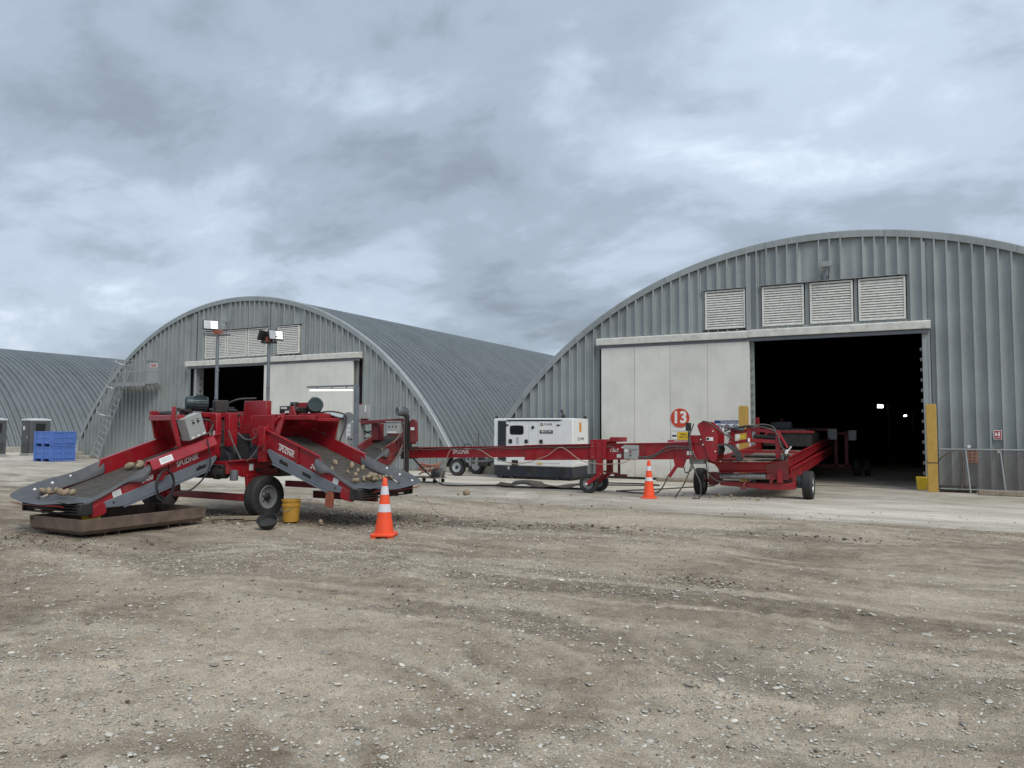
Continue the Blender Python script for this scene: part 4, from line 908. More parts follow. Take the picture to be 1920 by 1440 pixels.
# wheel bogie
for y in (18.05, 18.78):
    part(CV, 'column', MB().box((-7.20, y, .50), (-7.03, y + .08, 1.39)), 'red_paint', 0.006)
    part(CV, 'column_plate', MB().box((-7.36, y - .012, .88), (-7.21, y + .06, 1.385)), 'red_paint', 0.004)
    part(CV, 'column_plate', MB().box((-7.02, y - .012, .90), (-6.93, y + .06, 1.385)), 'red_paint', 0.004)
    for z in (1.30, 1.22, .95):
        part(CV, 'bolt', MB().cyl((-7.29, y - .03, z), (-7.29, y - .01, z), .018, None, 8), 'steel')
    part(CV, 'fork', MB().bar((-7.08, y + .02, .52), (-7.46, y + .02, .245), .05, .10), 'red_paint', 0.008)
    part(CV, 'axle_bolt', MB().cyl((-7.46, y - .03, .245), (-7.46, y, .245), .03, None, 10), 'bare_white')
    wheel(CV, (-7.46, y + .16, .245), (0, -1, 0), .245, .17, 'rim_grey', .04, 1)
part(CV, 'column_head', MB().box((-6.92, 18.3, 1.33), (-6.66, 18.9, 1.45)).box((-7.2, 18.13, 1.30), (-7.03, 18.78, 1.36)), 'red_paint', 0.008)
part(CV, 'jack', MB().cyl((-6.83, 18.75, .47), (-6.83, 18.75, .98), .035, None, 10).box((-6.95, 18.7, .42), (-6.62, 18.8, .48)), 'red_old')
part(CV, 'tie_bar', MB().bar((-7.12, 18.4, .56), (-6.70, 18.4, .50), .05, .05), 'red_old')
SB = part(CV, 'switch_box', MB().box((-6.43, 18.0, .915), (-6.06, 18.10, 1.255)), 'cabinet_grey', 0.006)
part(SB, 'lid', MB().box((-6.435, 17.985, 1.16), (-6.055, 18.0, 1.26)), 'cabinet_grey', 0.004)
part(SB, 'knob', MB().cyl((-6.25, 17.97, 1.10), (-6.25, 18.0, 1.10), .022, None, 10), 'sign_crimson')
part(SB, 'knob', MB().cyl((-6.25, 17.97, 1.01), (-6.25, 18.0, 1.01), .018, None, 10), 'ink_black')
part(SB, 'sticker', MB().box((-6.41, 17.994, 1.09), (-6.32, 17.998, 1.20)), 'sign_white')
label_plate(CV, 'sticker', (-6.60, 18.12, .98), (1, 0, .03), (0, 0, 1), .12, .09, 'sign_white')
label_plate(CV, 'sticker', (-4.78, 18.12, 1.09), (1, 0, .03), (0, 0, 1), .17, .09, 'sign_white')
label_plate(CV, 'sticker', (-6.50, 18.12, 1.20), (1, 0, .03), (0, 0, 1), .07, .04, 'ink_white')
# cable clipped along the beam and the tan cord looped below it
pts = []
for i in range(41):
    x = -13.2 + 6.0 * i / 40; pts.append((x, 18.10, ztop(x) - .035 - .025 * abs(math.sin((x + 13.2) * 2.1))))
part(CV, 'cable', MB().tube(pts, .016, 6), 'hose_grey')
for i in range(5):
    x = -12.7 + 1.37 * i; part(CV, 'clip', MB().box((x, 18.08, ztop(x) - .06), (x + .02, 18.17, ztop(x) + .02)), 'red_old')
part(CV, 'cable', MB().tube(curve([(-6.93, 18.06, 1.22), (-6.75, 18.06, 1.20), (-6.5, 18.05, 1.02), (-6.42, 18.05, .98)], 8), .015, 6), 'hose_grey')
part(CV, 'cable', MB().tube(curve([(-6.06, 18.04, .97), (-5.75, 18.03, .99), (-5.5, 18.06, 1.12), (-5.3, 18.06, 1.23), (-4.9, 18.06, 1.23), (-4.72, 18.0, 1.15), (-4.60, 17.98, .95)], 8), .022, 6), 'hose_grey')
part(CV, 'cable', MB().tube(curve([(-6.06, 18.02, .95), (-5.72, 18.0, .96), (-5.42, 18.04, 1.11), (-5.1, 18.05, 1.19), (-4.8, 18.03, 1.18)], 8), .014, 6), 'hose_grey')
part(CV, 'cord', MB().tube(curve([(-12.02, 18.0, .02), (-11.94, 18.05, .31), (-11.71, 18.10, .96), (-11.51, 18.10, 1.06), (-10.74, 18.10, 1.07), (-10.25, 18.09, .85), (-9.48, 18.08, .70), (-8.65, 18.06, .92), (-8.18, 18.05, 1.17), (-7.63, 18.02, .86), (-7.15, 17.98, .77), (-6.67, 17.98, .78), (-6.40, 17.98, .83), (-6.24, 18.0, .92)], 8), .012, 6), 'cord_tan')
# discharge end: side shields, rubber chute, drive
for y in (18.08, 18.80):
    part(CV, 'shield', MB().prism([(-4.60, y, 1.75), (-4.55, y, 1.82), (-4.46, y, 1.855), (-4.36, y, 1.835), (-4.16, y, 1.63), (-4.11, y, 1.52), (-4.13, y, .97), (-4.17, y, .92), (-4.25, y, .90), (-4.32, y, .945)], (0, .025, 0)), 'red_paint', 0.006)
for x, z in ((-4.22, 1.62), (-4.51, 1.42), (-4.17, 1.14), (-4.46, 1.30)):
    part(CV, 'bolt', MB().cyl((x, 18.06, z), (x, 18.08, z), .016, None, 8), 'bare_white')
label_plate(CV, 'warning_label', (-4.30, 18.076, 1.435), (1, 0, 0), (0, 0, 1), .17, .085, 'sign_white')
part(CV, 'warning_print', MB().box((-4.375, 18.070, 1.41), (-4.31, 18.073, 1.46)), 'ink_black')
part(CV, 'drive_housing', MB().box((-4.78, 18.12, 1.28), (-4.52, 18.30, 1.52)), 'red_paint', 0.01)
part(CV, 'socket_box', MB().box((-4.86, 18.0, 1.62), (-4.74, 18.08, 1.82)), 'black_plastic', 0.01)
part(CV, 'socket_arm', MB().bar((-4.80, 18.06, 1.25), (-4.80, 18.06, 1.66), .03, .03), 'dark_steel')
rows = []
for i in range(11):
    a = i / 10 * 1.35
    rows.append([(-4.08 + .42 * math.sin(a), y, .80 + .52 * math.cos(a)) for y in (18.15, 18.4, 18.65, 18.85)])
part(CV, 'rubber_chute', MB().sheet(rows, .012, (-1, 0, -1)), 'rubber', 0, 60)
part(CV, 'head_drum', MB().cyl((-4.22, 18.14, 1.18), (-4.22, 18.78, 1.18), .13, None, 20), 'rubber')
part(CV, 'leg_bracket', MB().prism([(-5.20, 18.08, .96), (-4.86, 18.08, .96), (-4.95, 18.08, .72), (-5.14, 18.08, .74)], (0, .05, 0)), 'red_paint', 0.005)
part(CV, 'leg', MB().bar((-5.05, 18.10, .86), (-5.30, 18.10, .50), .05, .08), 'red_paint', 0.006)
part(CV, 'oil_tank', MB().box((-4.84, 18.25, .82), (-4.49, 18.55, .97)), 'cabinet_grey', 0.01)
for pts in ([(-4.78, 18.0, 1.65), (-4.72, 17.96, 1.25), (-4.70, 17.96, .9), (-4.86, 17.92, .4), (-5.12, 17.95, .02)],
            [(-4.66, 18.0, 1.80), (-4.76, 17.97, 1.45), (-4.74, 17.96, 1.0), (-4.62, 17.96, .65), (-4.50, 17.97, .35), (-4.54, 18.0, .03), (-4.70, 18.0, .02)],
            [(-4.45, 18.3, .9), (-4.38, 18.25, .6), (-4.2, 18.4, .42), (-4.1, 18.7, .40)],
            [(-4.47, 18.06, 1.86), (-4.30, 18.05, 1.82), (-4.05, 18.2, 1.60), (-3.85, 18.5, 1.45)],
            [(-5.30, 18.08, .55), (-5.6, 18.2, .12), (-6.2, 18.6, .03), (-7.0, 19.0, .02)],
            [(-4.9, 18.0, .75), (-4.85, 17.96, .62), (-4.70, 17.95, .72), (-4.68, 17.97, 1.0)]):
    part(CV, 'hose', MB().tube(curve(pts, 9), .017, 6), 'hose_grey')

# ------------------------------------------------------------------ receiving conveyor running into the open doorway
RC = thing('receiving_conveyor', (-3.6, 19.7, 0), 'red conveyor with a front hopper running into the open doorway of shed 13', 'conveyor')
def rz(y): return .985 + .040 * (y - 19.3)
for x, nm in ((-2.72, 1), (-4.28, -1)):
    o = nm
    part(RC, 'side_wall', MB().prism([(x, 19.3, rz(19.3)), (x, 31, rz(31)), (x, 31, rz(31) - .24), (x, 19.3, rz(19.3) - .24)], (.03 * o, 0, 0)), 'red_paint', 0.004)
    part(RC, 'wall_flange', MB().prism([(x, 19.3, rz(19.3)), (x, 31, rz(31)), (x, 31, rz(31) + .012), (x, 19.3, rz(19.3) + .012)], (.075 * o, 0, 0)), 'red_paint')
    part(RC, 'lower_rail', MB().prism([(x + .04 * o, 19.35, .72), (x + .04 * o, 31, 1.12), (x + .04 * o, 31, .83), (x + .04 * o, 19.35, .43)], (.06 * o, 0, 0)), 'red_paint', 0.006)
    part(RC, 'rail_flange', MB().prism([(x + .04 * o, 19.35, .72), (x + .04 * o, 31, 1.12), (x + .04 * o, 31, 1.135), (x + .04 * o, 19.35, .735)], (.12 * o, 0, 0)), 'red_paint')
    for k in range(12):
        y = 19.75 + .42 * k
        part(RC, 'slot', MB().prism([(x - .004 * o, y + .05 * math.cos(a), rz(y) - .12 + .03 * math.sin(a)) for a in [2 * math.pi * j / 10 for j in range(10)]], (.038 * o, 0, 0)), 'black_plastic')
part(RC, 'belt', MB().prism([(-4.25, 19.0, .76), (-4.25, 31, 1.30), (-4.25, 31, 1.28), (-4.25, 19.0, .74)], (1.5, 0, 0)), 'belt_dirt')
# front hopper
part(RC, 'front_plate', MB().prism([(-4.38, 18.96, .80), (-3.20, 18.96, .825), (-3.15, 19.04, .655), (-4.29, 19.04, .615)], (0, .02, 0)), 'red_paint', 0.004)
part(RC, 'front_rib', MB().bar((-4.40, 18.95, .815), (-3.19, 18.95, .84), .05, .03).bar((-4.30, 19.03, .60), (-3.14, 19.03, .64), .06, .03), 'red_paint', 0.005)
part(RC, 'hopper_lip', MB().sheet([[(-4.60, 18.90, .872), (-4.2, 18.86, .862), (-3.6, 18.84, .875), (-3.1, 18.86, .89), (-2.80, 18.92, .935)], [(-4.38, 18.97, .80), (-4.0, 18.97, .808), (-3.6, 18.97, .815), (-3.2, 18.97, .825), (-2.9, 19.0, .86)]], .01, (0, 0, -1)), 'red_paint', 0, 60)
rows = []
for i in range(25):
    q = i / 24; x = -4.64 + 1.86 * q
    w = .012 * math.sin(q * 19) + .018 * math.sin(q * 8.3)
    rows.append([(x, 18.82 + w, .885 + .05 * q + w * .4 + (.02 if q > .9 else 0)), (x, 18.90, .90 + .04 * q + w * .7), (x + .02, 19.08 - w, .875 + .03 * q)])
part(RC, 'rubber_edge', MB().sheet(rows, .01, (0, 0, 1)), 'rubber', 0, 70)
part(RC, 'hopper_side', MB().prism([(-3.19, 18.97, .825), (-2.74, 18.93, .93), (-2.66, 19.05, .90), (-2.66, 19.1, .45), (-3.12, 19.06, .47)], (0, .03, .0)), 'red_old', 0.005)
part(RC, 'hopper_side', MB().prism([(-4.40, 18.98, .80), (-4.62, 18.92, .87), (-4.36, 19.3, .9), (-4.32, 19.3, .6)], (.02, 0, .0)), 'red_paint', 0.004)
part(RC, 'floor_plate', MB().sheet([[(-4.3, 19.0, .79), (-2.8, 19.0, .84)], [(-4.25, 19.5, .79), (-2.75, 19.5, .81)]], .01, (0, 0, -1)), 'belt_dirt')
rows = []
for i in range(9):
    q = i / 8
    rows.append([(-2.78 - .30 * (1 - q) * k, 19.0 + .5 * q - .05 * k, .93 + .24 * math.exp(-((q - .55) / .28) ** 2) * (1 - k) - .09 * k) for k in (0, .33, .66, 1)])
part(RC, 'rubber_flap', MB().sheet(rows, .01, (1, 0, 0)), 'rubber_flap', 0, 70)
RO = part(RC, 'roller', MB().cyl((-4.28, 19.05, .50), (-3.18, 19.05, .525), .072, None, 20), 'steel')
part(RO, 'bearing', MB().box((-4.40, 18.98, .44), (-4.29, 19.14, .57)), 'red_old', 0.01)
part(RO, 'bearing', MB().box((-3.17, 18.98, .46), (-3.06, 19.14, .60)), 'red_old', 0.01)
part(RC, 'front_beam', MB().prism([(-4.30, 19.12, .37), (-3.05, 19.12, .36), (-2.72, 19.12, .37), (-2.52, 19.12, .42), (-2.52, 19.12, .24), (-3.0, 19.12, .20), (-4.30, 19.12, .27)], (0, .12, 0)), 'red_paint', 0.008)
part(RC, 'hitch', MB().box((-3.78, 18.98, .20), (-3.66, 19.12, .29)).bar((-3.72, 19.0, .29), (-3.66, 19.05, .40), .05, .06), 'red_old', 0.008)
part(RC, 'upright', MB().box((-2.92, 19.02, .38), (-2.80, 19.12, .92)), 'red_paint', 0.008)
part(RC, 'upright', MB().box((-3.10, 19.04, .36), (-3.04, 19.12, .66)), 'red_old', 0.006)
part(RC, 'brace', MB().bar((-3.06, 19.08, .44), (-2.84, 19.1, .60), .04, .05).bar((-2.80, 19.2, .62), (-2.62, 19.4, .48), .04, .05), 'red_paint', 0.004)
part(RC, 'axle_arm', MB().bar((-4.28, 19.18, .38), (-4.60, 19.4, .36), .12, .12).box((-4.62, 19.25, .26), (-4.42, 19.5, .58)).cyl((-4.9, 19.4, .36), (-4.4, 19.4, .36), .04, None, 12), 'red_old', 0.01)
part(RC, 'axle_arm', MB().box((-2.62, 19.3, .28), (-2.50, 19.6, .52)).cyl((-2.6, 19.42, .36), (-2.2, 19.42, .36), .05, None, 12), 'red_paint', 0.01)
part(RC, 'hydraulic_motor', MB().cyl((-2.50, 19.40, .42), (-2.38, 19.40, .42), .13, None, 16).box((-2.52, 19.3, .26), (-2.4, 19.5, .56)), 'motor_green', 0.01)
wheel(RC, (-4.86, 19.42, .335), (1, 0, 0), .34, .24, 'steel', .05, -1)
wheel(RC, (-2.26, 19.42, .335), (1, 0, 0), .34, .24, 'pale_metal', .05, 1)
# swinging arm frame above the hopper
A_ = 'red_paint'
part(RC, 'arm', MB().bar((-4.02, 19.28, 1.58), (-3.50, 19.28, 1.66), .07, .09).bar((-3.50, 19.28, 1.66), (-2.90, 19.30, 1.60), .07, .09), A_, 0.008)
part(RC, 'arm', MB().bar((-4.12, 19.28, 1.30), (-3.60, 19.28, 1.40), .07, .08).bar((-3.60, 19.28, 1.40), (-2.90, 19.30, 1.36), .07, .09), A_, 0.008)
part(RC, 'arm_post', MB().box((-3.66, 19.22, 1.34), (-3.55, 19.34, 1.74)), A_, 0.008)
part(RC, 'arm_post', MB().box((-2.98, 19.24, .95), (-2.88, 19.36, 1.64)), A_, 0.008)
part(RC, 'arm_post', MB().box((-4.06, 19.24, 1.24), (-3.96, 19.32, 1.70)).bar((-4.0, 19.28, 1.32), (-3.82, 19.3, 1.0), .06, .07).box((-3.90, 19.2, .96), (-3.74, 19.36, 1.03)), A_, 0.008)
part(RC, 'arm_post', MB().bar((-2.92, 19.3, 1.60), (-2.74, 19.5, 1.22), .05, .06), A_, 0.006)
part(RC, 'cylinder', MB().cyl((-4.12, 19.22, 1.72), (-3.72, 19.22, 1.66), .045, None, 12).cyl((-4.30, 19.22, 1.76), (-4.12, 19.22, 1.72), .022, None, 10), 'motor_grey')
part(RC, 'cylinder', MB().cyl((-3.5, 19.32, 1.50), (-2.98, 19.32, 1.48), .055, None, 12), 'dark_steel')
part(RC, 'brace', MB().bar((-4.10, 19.26, 1.60), (-3.95, 19.26, 1.36), .03, .03).bar((-3.94, 19.26, 1.62), (-4.1, 19.26, 1.36), .03, .03), 'red_old')
label_plate(RC, 'warning_label', (-4.08, 19.30, 1.50), (1, 0, 0), (0, 0, 1), .16, .15, 'sign_white')
label_plate(RC, 'warning_label', (-3.86, 19.20, 1.49), (1, 0, 0), (0, 0, 1), .10, .09, 'sign_white')
label_plate(RC, 'warning_label', (-3.75, 19.20, 1.49), (1, 0, 0), (0, 0, 1), .11, .09, 'sign_yellow')
part(RC, 'fitting', MB().cyl((-3.60, 19.18, 1.36), (-3.60, 19.18, 1.45), .028, None, 10), 'bare_white')
for pts in ([(-3.9, 19.2, 1.68), (-3.6, 19.2, 1.74), (-3.2, 19.2, 1.71), (-2.95, 19.2, 1.58), (-2.85, 19.2, 1.30)], [(-3.55, 19.2, 1.72), (-3.3, 19.25, 1.79), (-3.05, 19.25, 1.74), (-2.96, 19.2, 1.62)],
            [(-4.2, 19.2, 1.62), (-3.95, 19.18, 1.70), (-3.62, 19.18, 1.76), (-3.4, 19.2, 1.74)], [(-2.86, 19.2, 1.30), (-2.78, 19.2, 1.15), (-2.80, 19.25, 1.02)],
            [(-2.83, 19.2, 1.24), (-2.72, 19.3, 1.12), (-2.70, 19.4, 1.0)]):
    part(RC, 'hose', MB().tube(curve(pts, 8), .02, 6), 'hose_grey')
part(RC, 'valve', MB().bar((-2.74, 19.3, 1.10), (-2.62, 19.3, 1.26), .03, .03).box((-2.80, 19.25, 1.08), (-2.70, 19.33, 1.18)), 'bare_white', 0.005)
# frames inside the doorway, and a dark box added to fade the belt tail
part(RC, 'frame_post', MB().box((-4.42, 24.7, .95), (-4.32, 24.85, 2.05)), 'red_paint', 0.008)
part(RC, 'frame_post', MB().bar((-4.37, 24.8, 1.25), (-3.95, 24.8, 1.70), .05, .07), 'red_paint', 0.006)
part(RC, 'dark_belt_cover', MB().prism([(-4.24, 24.9, 1.14), (-2.78, 24.9, 1.14), (-2.78, 24.9, 1.55), (-3.0, 24.9, 1.68), (-4.05, 24.9, 1.68), (-4.24, 24.9, 1.5)], (0, 2.2, 0)), 'dark_steel', 0.02)  # added dark box, makes the tail of the belt fade into darkness
part(RC, 'hood_rim', MB().bar((-4.26, 24.88, 1.60), (-2.70, 24.88, 1.60), .05, .06), 'red_paint', 0.006)
part(RC, 'tool_box', MB().box((-4.1, 25.6, 1.69), (-3.5, 26.1, 1.92)), 'gen_navy', 0.02)
part(RC, 'cross_bar', MB().box((-4.25, 21.2, 1.04), (-2.75, 21.28, 1.10)), 'red_paint', 0.006)
part(RC, 'idler_bar', MB().cyl((-4.24, 20.2, .97), (-2.76, 20.2, .97), .04, None, 12), 'dark_steel')
# drive head inside the shed
part(RC, 'head_frame', MB().box((-2.55, 29.6, .32), (-2.43, 29.8, 1.62)).box((-2.20, 29.6, .32), (-2.08, 29.8, 1.62)).box((-3.6, 29.6, .30), (-2.0, 29.8, .42)).box((-2.6, 29.6, 1.5), (-2.0, 29.8, 1.58)), 'red_old', 0.01)
part(RC, 'head_box', MB().box((-2.72, 29.2, 1.32), (-2.42, 29.4, 1.70)), 'cabinet_grey', 0.01)
part(RC, 'head_box', MB().box((-2.06, 29.5, 1.30), (-1.80, 29.62, 1.66)), 'cabinet_grey', 0.01)
part(RC, 'head_bridge', MB().box((-4.4, 30.2, 1.62), (-2.5, 30.35, 1.74)).box((-4.5, 30.2, 1.0), (-4.38, 30.35, 2.1)), 'red_old', 0.01)
for x in (-1.85, -1.5):
    wheel(RC, (x, 30.2, .30), (1, 0, 0), .30, .2, 'steel', .05, 1)

# ------------------------------------------------------------------ older hopper feeding the transfer conveyor
OH = thing('hopper_conveyor', (-13.2, 17.0, 0), 'weathered dark red hopper conveyor beneath a small grey motor', 'conveyor')
PO = Loc((-12.75, 16.00, 0), (0, 1, 0), (-1, 0, 0), 0.66, 0.40)
hopper(PO, .95, 1.45, .50, .27, False, (), 1.0, 'red_old', 'red_old', OH, rodstep=.07)
part(OH, 'top_beam', MB().bar((-14.25, 17.1, 1.80), (-12.45, 17.0, 1.88), .16, .10), 'red_old', 0.01)
part(OH, 'head_post', MB().box((-13.72, 17.1, 1.30), (-13.50, 17.4, 1.78)), 'red_old', 0.01)
part(OH, 'head_back', MB().box((-13.6, 17.7, 1.20), (-12.6, 17.76, 1.80)), 'red_old', 0.01)
part(OH, 'control_box', MB().box((-12.97, 16.82, 1.50), (-12.55, 17.02, 1.82)).box((-12.99, 16.80, 1.82), (-12.53, 17.04, 1.85)), 'cabinet_grey', 0.008)
for k in range(3): part(OH, 'switch', MB().cyl((-12.86 + .12 * k, 16.80, 1.70), (-12.86 + .12 * k, 16.82, 1.70), .018, None, 8), 'black_plastic')
part(OH, 'sticker_strip', MB().box((-12.93, 16.815, 1.52), (-12.62, 16.819, 1.56)), 'sign_white')
motor(OH, (-12.50, 16.92, 2.11), (-.35, -.9, .12), .125, .34, 'motor_grey')
part(OH, 'mast', MB().box((-12.46, 16.95, .40), (-12.36, 17.08, 2.02)), 'dark_steel', 0.008)
case = [(-12.20 + .10 * math.cos(math.pi * i / 10), 17.0, 1.80 + .10 * math.sin(math.pi * i / 10)) for i in range(11)] + [(-12.30, 17.0, 1.25), (-12.06, 17.0, 1.30)]
part(OH, 'chain_case', MB().prism(case, (0, .1, 0)), 'red_old', 0.01)
part(OH, 'chain_case_label', MB().box((-12.26, 16.99, 1.60), (-12.14, 16.997, 1.68)), 'sign_white')
part(OH, 'drive_plate', MB().box((-12.42, 17.0, 1.10), (-12.28, 17.1, 1.86)), 'dark_steel', 0.008)
part(OH, 'strut', MB().bar((-14.2, 17.2, 1.62), (-13.7, 17.2, 1.46), .03, .03).bar((-14.2, 17.2, 1.44), (-13.7, 17.2, 1.60), .03, .03).bar((-14.2, 17.2, 1.36), (-13.7, 17.2, 1.36), .03, .03), 'dark_steel')
part(OH, 'leg', MB().box((-12.5, 17.0, 0), (-12.38, 17.1, .45)), 'dark_steel')
part(OH, 'leg', MB().box((-13.8, 17.2, 0), (-13.7, 17.3, 1.3)), 'red_old')
part(OH, 'leg', MB().box((-13.7, 16.15, 0), (-13.6, 16.25, .5)), 'red_old')
part(OH, 'grille', MB().prism([(-13.35, 16.55, .45), (-12.5, 17.0, 1.12), (-12.5, 17.0, .95), (-13.35, 16.55, .40)], (0, .05, 0)), 'dark_steel')
for k in range(6):
    part(OH, 'grille_bar', MB().bar((-13.2 + .12 * k, 16.5, .42), (-12.9 + .09 * k, 16.9, .62 + .09 * k), .02, .03), 'steel')
for pts, r, mt in (([(-12.4, 16.9, 1.95), (-12.38, 16.85, 1.5), (-12.36, 16.85, 1.0), (-12.3, 16.8, .3)], .016, 'hose_grey'),
                   ([(-12.42, 16.88, 1.6), (-12.7, 16.8, 1.25), (-12.86, 16.78, 1.10)], .014, 'cord_tan'), ([(-12.42, 16.86, 1.2), (-12.55, 16.8, .9), (-12.8, 16.7, .55)], .014, 'cord_tan'),
                   ([(-13.0, 16.7, 1.10), (-12.98, 16.65, .95), (-13.1, 16.6, .85)], .012, 'cord_tan'), ([(-12.86, 16.78, 1.10), (-13.1, 16.75, 1.06), (-13.35, 16.72, 1.12)], .014, 'cable_black')):
    part(OH, 'cable', MB().tube(curve(pts, 8), r, 6), mt)
part(OH, 'plug', MB().cyl((-12.70, 16.79, 1.245), (-12.82, 16.78, 1.13), .03, None, 10), 'cord_red')

# free-standing control cabinet with a red back board and a smaller box above
EC = thing('control_cabinet', (-14.28, 17.05, 0), 'tall grey electrical cabinet with four black switches behind the right-hand hopper', 'cabinet')
part(EC, 'housing', MB().box((-14.54, 17.0, .95), (-14.04, 17.25, 1.82)), 'cabinet_grey', 0.01)
dr = part(EC, 'door', MB().box((-14.52, 16.982, .97), (-14.06, 16.998, 1.79)), 'cabinet_grey', 0.004)
part(dr, 'handle', MB().bar((-14.12, 16.96, 1.68), (-14.08, 16.94, 1.56), .03, .03), 'black_plastic', 0.005)
for k in range(4): part(dr, 'switch', MB().cyl((-14.44 + .095 * k, 16.955, 1.33), (-14.44 + .095 * k, 16.982, 1.33), .022, None, 8), 'black_plastic')
for k in range(2): part(dr, 'button', MB().cyl((-14.33 + .095 * k, 16.96, 1.17), (-14.33 + .095 * k, 16.982, 1.17), .014, None, 8), 'black_plastic')
for k in range(3): part(dr, 'sticker', MB().box((-14.50, 16.978, 1.42 + .12 * k), (-14.38, 16.981, 1.52 + .12 * k)), 'sign_white')
part(dr, 'red_badge', MB().box((-14.31, 16.978, 1.46), (-14.21, 16.981, 1.49)), 'sign_red')
part(EC, 'back_board', MB().prism([(-14.45, 17.3, 1.75), (-14.0, 17.3, 1.75), (-14.05, 17.3, 2.05), (-14.28, 17.3, 2.36), (-14.40, 17.3, 2.36)], (0, .04, 0)), 'red_paint', 0.005)
part(EC, 'upper_box', MB().box((-14.24, 17.12, 1.92), (-13.88, 17.28, 2.32)), 'cabinet_grey', 0.008)
part(EC, 'upper_label', MB().box((-13.99, 17.114, 2.12), (-13.93, 17.119, 2.30)), 'sign_white')
part(EC, 'lever', MB().bar((-14.15, 17.1, 1.84), (-14.10, 17.08, 1.99), .02, .02), 'pale_metal')
part(EC, 'stand', MB().box((-14.52, 17.05, 0), (-14.46, 17.2, .95)).box((-14.12, 17.05, 0), (-14.06, 17.2, .95)), 'dark_steel')

# gantry with a lit fluorescent tube
LG = thing('light_gantry', (-13.95, 16.6, 0), 'grey steel gantry arm carrying one lit fluorescent tube', 'lamp')
part(LG, 'post', MB().box((-13.98, 16.62, 0), (-13.86, 16.72, 2.86)), 'machine_grey', 0.006)
part(LG, 'arm', MB().box((-15.78, 16.64, 2.83), (-13.86, 16.70, 2.88)), 'machine_grey', 0.004)
TB = part(LG, 'tube_lamp', MB().cyl((-15.66, 16.66, 2.755), (-14.06, 16.66, 2.735), .024, None, 12), 'tube_white')
part(TB, 'housing', MB().bar((-15.70, 16.67, 2.795), (-14.02, 16.67, 2.775), .06, .025), 'cabinet_grey')
for x in (-15.4, -14.85, -14.3): part(TB, 'hanger', MB().box((x, 16.655, 2.79), (x + .02, 16.68, 2.835)), 'machine_grey')

# work-light masts standing on the unloader
def head(parent, c, yaw, tilt, lit=True):
    rot = Matrix.Rotation(yaw, 3, 'Z') @ Matrix.Rotation(tilt, 3, 'X')
    h_ = part(parent, 'floodlight', MB().obox(c, (.30, .05, .20), rot), 'black_plastic', 0.012)
    part(h_, 'front_glass', MB().obox(V3(c) + rot @ V3(0, -.026, 0), (.27, .006, .17), rot), 'led_panel')
    for k in range(3):
        part(h_, 'led_bar', MB().obox(V3(c) + rot @ V3(.06, -.031, .055 - .055 * k), (.12, .004, .026), rot), 'led_white')
    fb = MB()
    for k in range(6): fb.obox(V3(c) + rot @ V3(-.11 + .044 * k, .035, 0), (.008, .03, .16), rot)
    part(h_, 'fins', fb, 'black_plastic')
    return h_
M1 = thing('light_mast', (-11.9, 10.10, 1.9), 'left work-light mast on the red unloader, one lit floodlight', 'lamp', 'work light masts on the unloader')
part(M1, 'pole', MB().cyl((-11.92, 10.12, 1.60), (-12.03, 10.20, 3.43), .032, None, 12).cyl((-11.95, 10.14, 2.2), (-11.952, 10.142, 2.23), .037, None, 12).cyl((-11.98, 10.17, 2.75), (-11.982, 10.172, 2.78), .037, None, 12), 'machine_grey')
part(M1, 'top_plate', MB().obox((-12.02, 10.2, 3.47), (.50, .10, .03), Matrix.Rotation(.3, 3, 'Z')), 'machine_grey', 0.008)
part(M1, 'swivel', MB().box((-12.10, 10.15, 3.48), (-11.95, 10.25, 3.56)), 'rust_red', 0.006)
head(M1, (-12.14, 10.12, 3.66), R_(62), R_(-12))
M2 = thing('light_mast', (-10.7, 10.5, 1.9), 'right work-light mast on the red unloader, two floodlights back to back', 'lamp', 'work light masts on the unloader')
part(M2, 'pole', MB().cyl((-10.92, 10.48, 1.60), (-10.93, 10.48, 3.26), .032, None, 12).cyl((-10.925, 10.48, 2.4), (-10.925, 10.48, 2.43), .037, None, 12).cyl((-10.925, 10.48, 2.9), (-10.925, 10.48, 2.93), .037, None, 12), 'machine_grey')
part(M2, 'top_plate', MB().obox((-10.93, 10.48, 3.29), (.30, .10, .03), Matrix.Rotation(.3, 3, 'Z')).tube(curve([(-11.1, 10.45, 3.40), (-11.07, 10.46, 3.31), (-10.93, 10.47, 3.285), (-10.80, 10.5, 3.31), (-10.76, 10.5, 3.42)], 6), .015, 6), 'black_plastic')
part(M2, 'swivel', MB().box((-10.99, 10.44, 3.30), (-10.88, 10.53, 3.40)), 'rust_red', 0.006)
head(M2, (-10.80, 10.52, 3.43), R_(70), R_(-14))
head(M2, (-11.06, 10.44, 3.43), R_(-70), R_(-14))

# ------------------------------------------------------------------ generator
GN = thing('generator', (-11.1, 22.8, 0), 'white boxy diesel generator on a navy base tank', 'generator')
gx0, gx1, gy0, gy1 = -12.48, -9.58, 22.05, 23.35
part(GN, 'canopy', MB().box((gx0, gy0, .43), (gx1, gy1, 2.0)), 'gen_white', 0.035)
part(GN, 'base_tank', MB().box((gx0 + .02, gy0 + .02, .09), (gx1 - .02, gy1 - .02, .43)), 'gen_navy', 0.01)
for x in (gx0 + .22, gx0 + .62, -10.2): part(GN, 'base_foot', MB().box((x, gy0 + .01, .0), (x + .12, gy0 + .3, .09)), 'gen_navy')
part(GN, 'skid', MB().box((gx0 + .1, gy0 + .06, .03), (gx1 - .1, gy1 - .06, .09)), 'black_plastic')
for x0, x1, z0, z1 in ((-11.3, -10.85, .24, .40), (-12.35, -12.2, .14, .4), (-10.1, -9.9, .12, .42)): part(GN, 'base_recess', MB().box((x0, gy0 + .012, z0), (x1, gy0 + .022, z1)), 'black_plastic')
